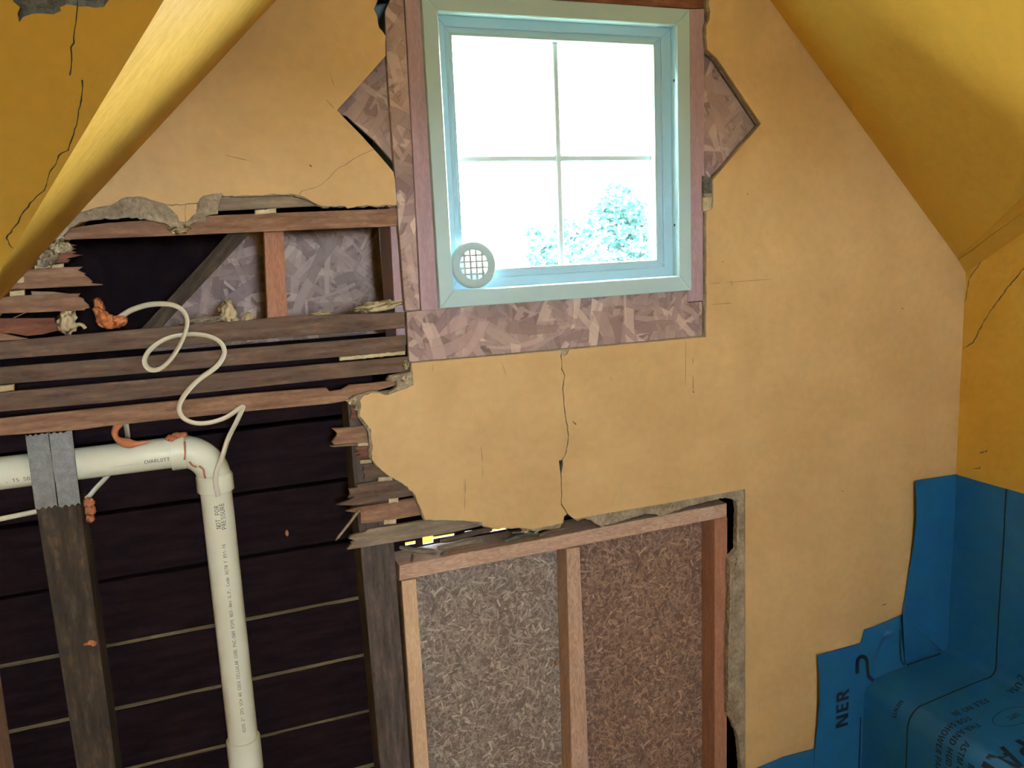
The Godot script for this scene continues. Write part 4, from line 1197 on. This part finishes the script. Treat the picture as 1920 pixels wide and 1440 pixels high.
# ---------------------------------------------------------------- round vent cover on the window ledge
func vent_cover():
	var z := -.008
	var c := P(888, 497, z)
	var r := (P(888, 452, z).y - P(888, 542, z).y) / 2
	c.y = maxf(c.y, reveal.position.y + r + .0005)
	var node := thing("vent_cover", Vector3(c.x, c.y - r, z), "round grey vent cover with square grid leaning in the window corner", "vent cover")
	var lean := Basis(Vector3.RIGHT, -.05)
	var xf := Transform3D(lean, c)
	var ri := r * .62
	var mb := MB.new()
	var prof := [Vector2(ri, -.004), Vector2(ri, .003), Vector2(ri + .002, .004), Vector2(r - .003, .004), Vector2(r, .001), Vector2(r, -.004)]
	var n := 48
	for i in n:
		var a0 := TAU * i / n; var a1 := TAU * (i + 1) / n
		for k in prof.size():
			var p: Vector2 = prof[k]; var q: Vector2 = prof[(k + 1) % prof.size()]
			var d := (q - p).normalized()
			var nm := Vector2(-d.y, d.x)
			var n0 := lean * Vector3(cos(a0) * nm.x, sin(a0) * nm.x, nm.y); var n1 := lean * Vector3(cos(a1) * nm.x, sin(a1) * nm.x, nm.y)
			var A := xf * Vector3(cos(a0) * p.x, sin(a0) * p.x, p.y); var B := xf * Vector3(cos(a1) * p.x, sin(a1) * p.x, p.y)
			var C := xf * Vector3(cos(a1) * q.x, sin(a1) * q.x, q.y); var D := xf * Vector3(cos(a0) * q.x, sin(a0) * q.x, q.y)
			mb.tri(A, B, C, n0, n1, n1); mb.tri(A, C, D, n0, n1, n0)
	commit([[mb, M.vent]], "rim", node)
	for k in [-1.5, -.5, .5, 1.5]:
		var o: float = k * ri * .42
		var h := sqrt(ri * ri - o * o) + .001
		for dirn in 2:
			mb = MB.new()
			var s := Vector3(.0042, h * 2, .003) if dirn == 0 else Vector3(h * 2, .0042, .003)
			box(mb, xf * Transform3D(Basis.IDENTITY, Vector3(o, 0, 0) if dirn == 0 else Vector3(0, o, -.001)), s, .0004)
			commit([[mb, M.vent_bar]], "grid_bar", node)
	mb = MB.new()
	box(mb, xf * Transform3D(Basis.IDENTITY, Vector3(0, -r * .86, .0042)), Vector3(.009, .004, .0012), .0003)
	commit([[mb, M.vent]], "moulded_tab", node)

# ---------------------------------------------------------------- blue membrane over the corner bench
var ln := {}

func liner_at(s: float, z: float, lift := 0.0) -> Array:
	# s runs down the right wall, over the bench top towards the left and down the bench side
	var p: Vector2; var n: Vector2
	var s1: float = ln.top - (ln.bench + ln.r1)
	var a1: float = PI / 2 * ln.r1
	var flat: float = (ln.xr - ln.r1) - (ln.xb + ln.r2)
	var a2: float = PI / 2 * ln.r2
	if s < s1:
		p = Vector2(ln.xr, ln.top - s); n = Vector2(-1, 0)
	elif s < s1 + a1:
		var t: float = (s - s1) / ln.r1
		p = Vector2(ln.xr - ln.r1, ln.bench + ln.r1) + Vector2(cos(t), -sin(t)) * ln.r1; n = -Vector2(cos(t), -sin(t))
	elif s < s1 + a1 + flat:
		p = Vector2(ln.xr - ln.r1 - (s - s1 - a1), ln.bench); n = Vector2(0, 1)
	elif s < s1 + a1 + flat + a2:
		var t: float = (s - s1 - a1 - flat) / ln.r2
		n = Vector2(-sin(t), cos(t))
		p = Vector2(ln.xb + ln.r2, ln.bench - ln.r2) + n * ln.r2
	else:
		p = Vector2(ln.xb, ln.bench - ln.r2 - (s - s1 - a1 - flat - a2)); n = Vector2(-1, 0)
	var w: float = ln.noise.get_noise_2d(s * 100, z * 100) * .003
	var sag := -.022 * clampf((s - s1) / (a1 + flat), 0, 1)
	var nn := Vector3(n.x, n.y, 0)
	return [Vector3(p.x, p.y + sag, z) + nn * (w + lift), nn]

func ribbon(mb: MB, pts: Array, w: float):       # pts: [point, normal]
	for i in pts.size() - 1:
		var a: Vector3 = pts[i][0]; var b: Vector3 = pts[i + 1][0]
		var n: Vector3 = pts[i][1]
		var t := (b - a).normalized()
		var o := t.cross(n).normalized() * w
		mb.quad(a - o - t * w * .3, a + o - t * w * .3, b + o + t * w * .3, b - o + t * w * .3, n)

func liner():
	var corner := P(1766, 1222, .006); var edge := P(1621, 1278, .006)
	ln = {"top": meet(1793, 889, Vector3(x_r, 0, 0), Vector3.LEFT).y, "xr": x_r - .004, "xb": edge.x, "bench": corner.y, "r1": .022, "r2": .05, "noise": FastNoiseLite.new()}
	ln.noise.seed = 8; ln.noise.frequency = .05
	var node := thing("pan_liner", Vector3(x_r - .2, 0, .3), "blue plastic shower pan liner folded into the corner over the bench", "liner")
	var total: float = ln.top - ln.bench - ln.r1 + PI / 2 * (ln.r1 + ln.r2) + (ln.xr - ln.r1 - ln.xb - ln.r2) + ln.bench - ln.r2 - .005
	var grid := []
	var ns := 130; var nz := 44
	for i in ns + 1:
		var row := []
		for j in nz + 1:
			row.append(liner_at(total * i / ns, .002 + pow(float(j) / nz, 1.4) * 1.0)[0])
		grid.append(row)
	var mb := MB.new()
	sheet(mb, grid, .0016, Vector3(-1, 1, 0))
	var main := commit([[mb, M.liner]], "draped_sheet", node)
	# flap up the gable wall: its free edge curls off the plaster
	var left_edge := [1716, 902, 1719, 932, 1718.5, 977, 1714, 1020, 1708, 1053, 1700, 1105, 1693, 1151, 1697, 1172]
	var right_edge := [1794, 889, 1795, 930, 1795, 985, 1793, 1040, 1790, 1090, 1786, 1160, 1780, 1222, 1776, 1250]
	grid = []
	for i in 8:
		var row := []
		for j in 11:
			var t := j / 10.0
			var z := .004 + .014 * pow(1.0 - t, 2.0) * (.6 + .4 * sin(i * .9)) + .003 * sin(t * PI)
			row.append(P(lerpf(left_edge[i * 2], right_edge[i * 2], t), lerpf(left_edge[i * 2 + 1], right_edge[i * 2 + 1], t), z))
		grid.append(row)
	mb = MB.new()
	sheet(mb, grid, .0016, Vector3(0, 0, 1))
	commit([[mb, M.liner]], "wall_flap", node)
	# lower flap, stepped along its upper edge, running down beside the bench
	var up := [1533, 1229, 1575, 1217, 1614, 1206, 1621, 1181, 1642, 1174, 1668, 1163, 1693, 1152, 1730, 1186, 1764, 1222]
	var dn := [1529, 1640, 1560, 1640, 1592, 1640, 1600, 1640, 1610, 1640, 1622, 1285, 1640, 1273, 1698, 1247, 1764, 1228]
	grid = []
	for i in 9:
		var row := []
		for j in 15:
			var t := j / 14.0
			var px := lerpf(up[i * 2], dn[i * 2], t)
			if i == 0: px += 5.0 * sin(t * 9.0)
			var z := .005 + (.012 * (.5 + .5 * sin(t * 9.0)) if i == 0 else 0.0) + (.004 if i >= 5 else 0.0) * sin(t * PI)
			row.append(P(px, lerpf(up[i * 2 + 1], dn[i * 2 + 1], t), z))
		grid.append(row)
	mb = MB.new()
	sheet(mb, grid, .0016, Vector3(0, 0, 1))
	commit([[mb, M.liner]], "wall_flap", node)
	# dog-ear fold in the corner and the sheet end further along the wall
	mb = MB.new()
	sheet(mb, [[P(1693, 1151, .024), P(1730, 1186, .046), P(1768, 1221, .050)], [P(1695, 1200, .020), P(1724, 1214, .030), P(1768, 1222.5, .040)], [P(1698, 1246, .010), P(1724, 1238, .014), P(1768, 1224, .026)]], .0016, Vector3(0, 0, 1))
	commit([[mb, M.liner]], "folded_corner", node)
	mb = MB.new()
	prism(mb, mb, PX([1380, 1458, 1420, 1440, 1470, 1419, 1531, 1403, 1545, 1640, 1380, 1640], .004), .0045, .0025, 0, 1, 1, .0004)
	commit([[mb, M.liner]], "wall_flap", node)
	# printed rules and lettering
	var ink := MB.new()
	var z1 := meet(1887, 925, Vector3(ln.xr, 0, 0), Vector3.LEFT).z
	for z in [z1, z1 + .55]:
		var pts := []
		for i in 90: pts.append(liner_at(total * i / 89, z, .0009))
		var rm := MB.new()
		ribbon(rm, pts, .0022)
		commit([[rm, M.liner_ink]], "ruled_or_shadow_line", node)
	var wallpt := func(a: Array, z: float) -> Array:
		var r := []
		for i in range(0, a.size(), 2): r.append([P(a[i], a[i + 1], z), Vector3(0, 0, 1)])
		return r
	var rl := [MB.new(), MB.new(), MB.new()]
	ribbon(rl[0], wallpt.call([1614, 1345, 1613, 1390, 1611, 1440], .0075), .0022)
	ribbon(rl[1], wallpt.call([1688, 1180, 1688, 1215, 1690, 1238, 1696, 1248], .0125), .0016)
	ribbon(rl[2], wallpt.call([1700, 1247, 1730, 1237, 1764, 1226], .0285), .0020)  # dark strip painted for the shadow under the fold
	for m in rl: commit([[m, M.liner_ink]], "ruled_or_shadow_line", node)
	var s_top: float = ln.top - ln.bench - ln.r1 + PI / 2 * ln.r1
	var lay := func(s0: float, z0: float) -> Callable:
		return func(x: float, y: float) -> Array: return liner_at(s0 + x, z0 + y, .0008)
	# starts are found from the picture: where the sight line meets the bench top
	var word := func(text: String, px: float, py: float, size: float, bold: bool):
		var h := PH(px, py, ln.bench - .012)
		var wm := MB.new()
		letters(wm, text, size, lay.call(s_top + (ln.xr - ln.r1 - h.x), h.z), false, bold)
		commit([[wm, M.liner_ink]], "printed_word", node)
	word.call("IPAN", 1960, 1388, .095, true)
	var rows := ["FILE NO 36", "FOR SHOWER PAN TEST", "FHA AND HUD REQ", "ASTM D-4551", "MEETS"]
	var starts := [1866, 1322, 1816, 1340, 1832, 1352, 1812, 1378, 1812, 1400]
	for i in 5:
		var wm := MB.new()
		var sx := PH(starts[i * 2], starts[i * 2 + 1], ln.bench - .012).x
		letters(wm, rows[i], .023, lay.call(s_top + (ln.xr - ln.r1 - sx), PH(1845, [1316, 1333, 1351, 1370, 1390][i], ln.bench - .012).z), false, true)
		commit([[wm, M.liner_ink]], "printed_word", node)
	word.call("C USA", 1925, 1292, .024, true)
	word.call("MENTS", 1692, 1303, .016, true)
	var up90 := func(px: float, py: float, z: float) -> Callable:
		var o := P(px, py, z)
		return func(x: float, y: float) -> Array: return [o + Vector3(-y, x, 0), Vector3(0, 0, 1)]
	var ner := MB.new()
	letters(ner, "NER", .058, up90.call(1579, 1366, .0085), false, true)
	commit([[ner, M.liner_ink]], "printed_word", node)
	# bent emblem beside the word
	var arc := []
	for i in 11:
		var t := PI * i / 10
		arc.append([P(1617 - cos(t) * 9, 1243 - sin(t) * 12, .0085), Vector3(0, 0, 1)])
	arc.append([P(1628, 1268, .0085), Vector3(0, 0, 1)]); arc.append([P(1637, 1276, .009), Vector3(0, 0, 1)])
	arc.push_front([P(1608, 1262, .0085), Vector3(0, 0, 1)])
	ribbon(ink, arc, .0052)
	commit([[ink, M.liner_ink]], "printed_emblem", node)
	ink = MB.new()
	# oval approval mark
	var oc := PH(1900, 1345, ln.bench - .012)
	var ring := []
	for i in 25: ring.append(liner_at(s_top + (ln.xr - ln.r1 - oc.x) + cos(TAU * i / 24) * .062, oc.z + sin(TAU * i / 24) * .028, .0008))
	ribbon(ink, ring, .0009)
	commit([[ink, M.liner_ink]], "printed_oval", node)
	ink = MB.new()
	letters(ink, "UPC", .020, lay.call(s_top + (ln.xr - ln.r1 - oc.x) - .02, oc.z), false, true)
	commit([[ink, M.liner_ink]], "printed_word", node)
	# the box bench that carries it
	mb = MB.new()
	box(mb, Transform3D(Basis.IDENTITY, Vector3((ln.xb + .03 + x_r) / 2, (ln.bench - .045) / 2, .52)), Vector3(x_r - ln.xb - .03, ln.bench - .045, 1.0), .01)
	tag(commit([[mb, M.fir]], "corner_bench"), "boxed corner bench covered by the blue liner", "bench")

# ---------------------------------------------------------------- outside
func outside():
	var g := RandomNumberGenerator.new()
	g.seed = 19
	var ground := -3.2
	var mb := MB.new()
	slab(Vector3(-30, ground - .2, -40), Vector3(30, ground, 20), mb, 3.0)
	var lawn := commit([[mb, M.lawn]], "lawn_ground")
	tag(lawn, "grassy ground far below the gable window", "ground"); lawn.set_meta("kind", "structure")
	# leafy tree beyond the lower right panes
	var z := -5.5
	var mid := P(1190, 560, z)
	var node := thing("leafy_tree", Vector3(mid.x, ground, z), "leafy green tree outside the lower right window panes", "tree")
	mb = MB.new()
	tube(mb, spline([Vector3(mid.x, ground, z), Vector3(mid.x + .05, ground + 1.2, z), Vector3(mid.x - .04, mid.y - .3, z), Vector3(mid.x, mid.y + .4, z)], 5), .09, .09, 12, Vector3(0, 0, 1), true, [1.3, 1.1, 1, 1, 1, .95, .9, .9, .85, .8, .7, .6, .5, .4, .3, .2])
	for i in 9:
		var a := TAU * i / 9
		var e := mid + Vector3(cos(a) * .8, g.randf_range(.0, .7), sin(a) * .5)
		tube(mb, spline([mid + Vector3(0, -.4, 0), mid.lerp(e, .5) + Vector3(0, .1, 0), e], 4), .022, .022, 6, Vector3(0, 0, 1), true, [1, .9, .85, .8, .7, .6, .5, .4, .3])
	commit([[mb, M.bark]], "trunk", node)
	var lf := MB.new()
	var lobes := []
	for q in [[1140, 440, .30], [1180, 420, .26], [1100, 455, .24], [1060, 440, .18], [1150, 385, .16], [1200, 450, .24], [1030, 470, .17], [1010, 480, .12], [1165, 500, .4], [1080, 520, .4], [1240, 520, .5], [1148, 355, .06], [1170, 360, .06], [1190, 390, .12], [1000, 440, .06], [1120, 410, .12], [1215, 425, .2], [1240, 460, .24]]:
		lobes.append([P(q[0], q[1], z + g.randf_range(-.3, .3)), q[2]])
	for l in lobes:
		var count := int(200 + 3600 * l[1] * l[1] * 4.0)
		for i in count:
			var d: Vector3 = Vector3(g.randfn(), g.randfn(), g.randfn()).normalized() * l[1] * pow(g.randf(), .45)
			var p: Vector3 = l[0] + d
			var t := Vector3(g.randfn(), g.randfn() * .6, g.randfn()).normalized()
			var u := t.cross(Vector3(g.randfn(), g.randfn(), g.randfn())).normalized()
			var n := t.cross(u).normalized()
			var L := g.randf_range(.022, .042); var W := L * .6
			var tip := p + t * L * 2 - n * L * .3
			lf.tri(p, p + t * L + u * W, tip, n, n, n)
			lf.tri(p, tip, p + t * L - u * W, n, n, n)
	var fo := commit([[lf, M.leaf]], "foliage", node)
	fo.set_meta("kind", "stuff")
	# yellow house added so the slits over the lower frame look bright yellow
	var backdrop := thing("slit_backdrop", Vector3(2.7, ground, -4.4), "yellow house added to colour what is seen through the slits above the top plate", "backdrop")
	mb = MB.new()
	slab(Vector3(.8, ground, -5.0), Vector3(4.6, .1, -3.8), mb, 1.0)
	commit([[mb, M.slit_yellow]], "wall", backdrop)
	mb = MB.new()
	slab(Vector3(.7, .1, -5.1), Vector3(4.7, .18, -3.65), mb, 1.0)
	commit([[mb, M.shell]], "roof", backdrop)
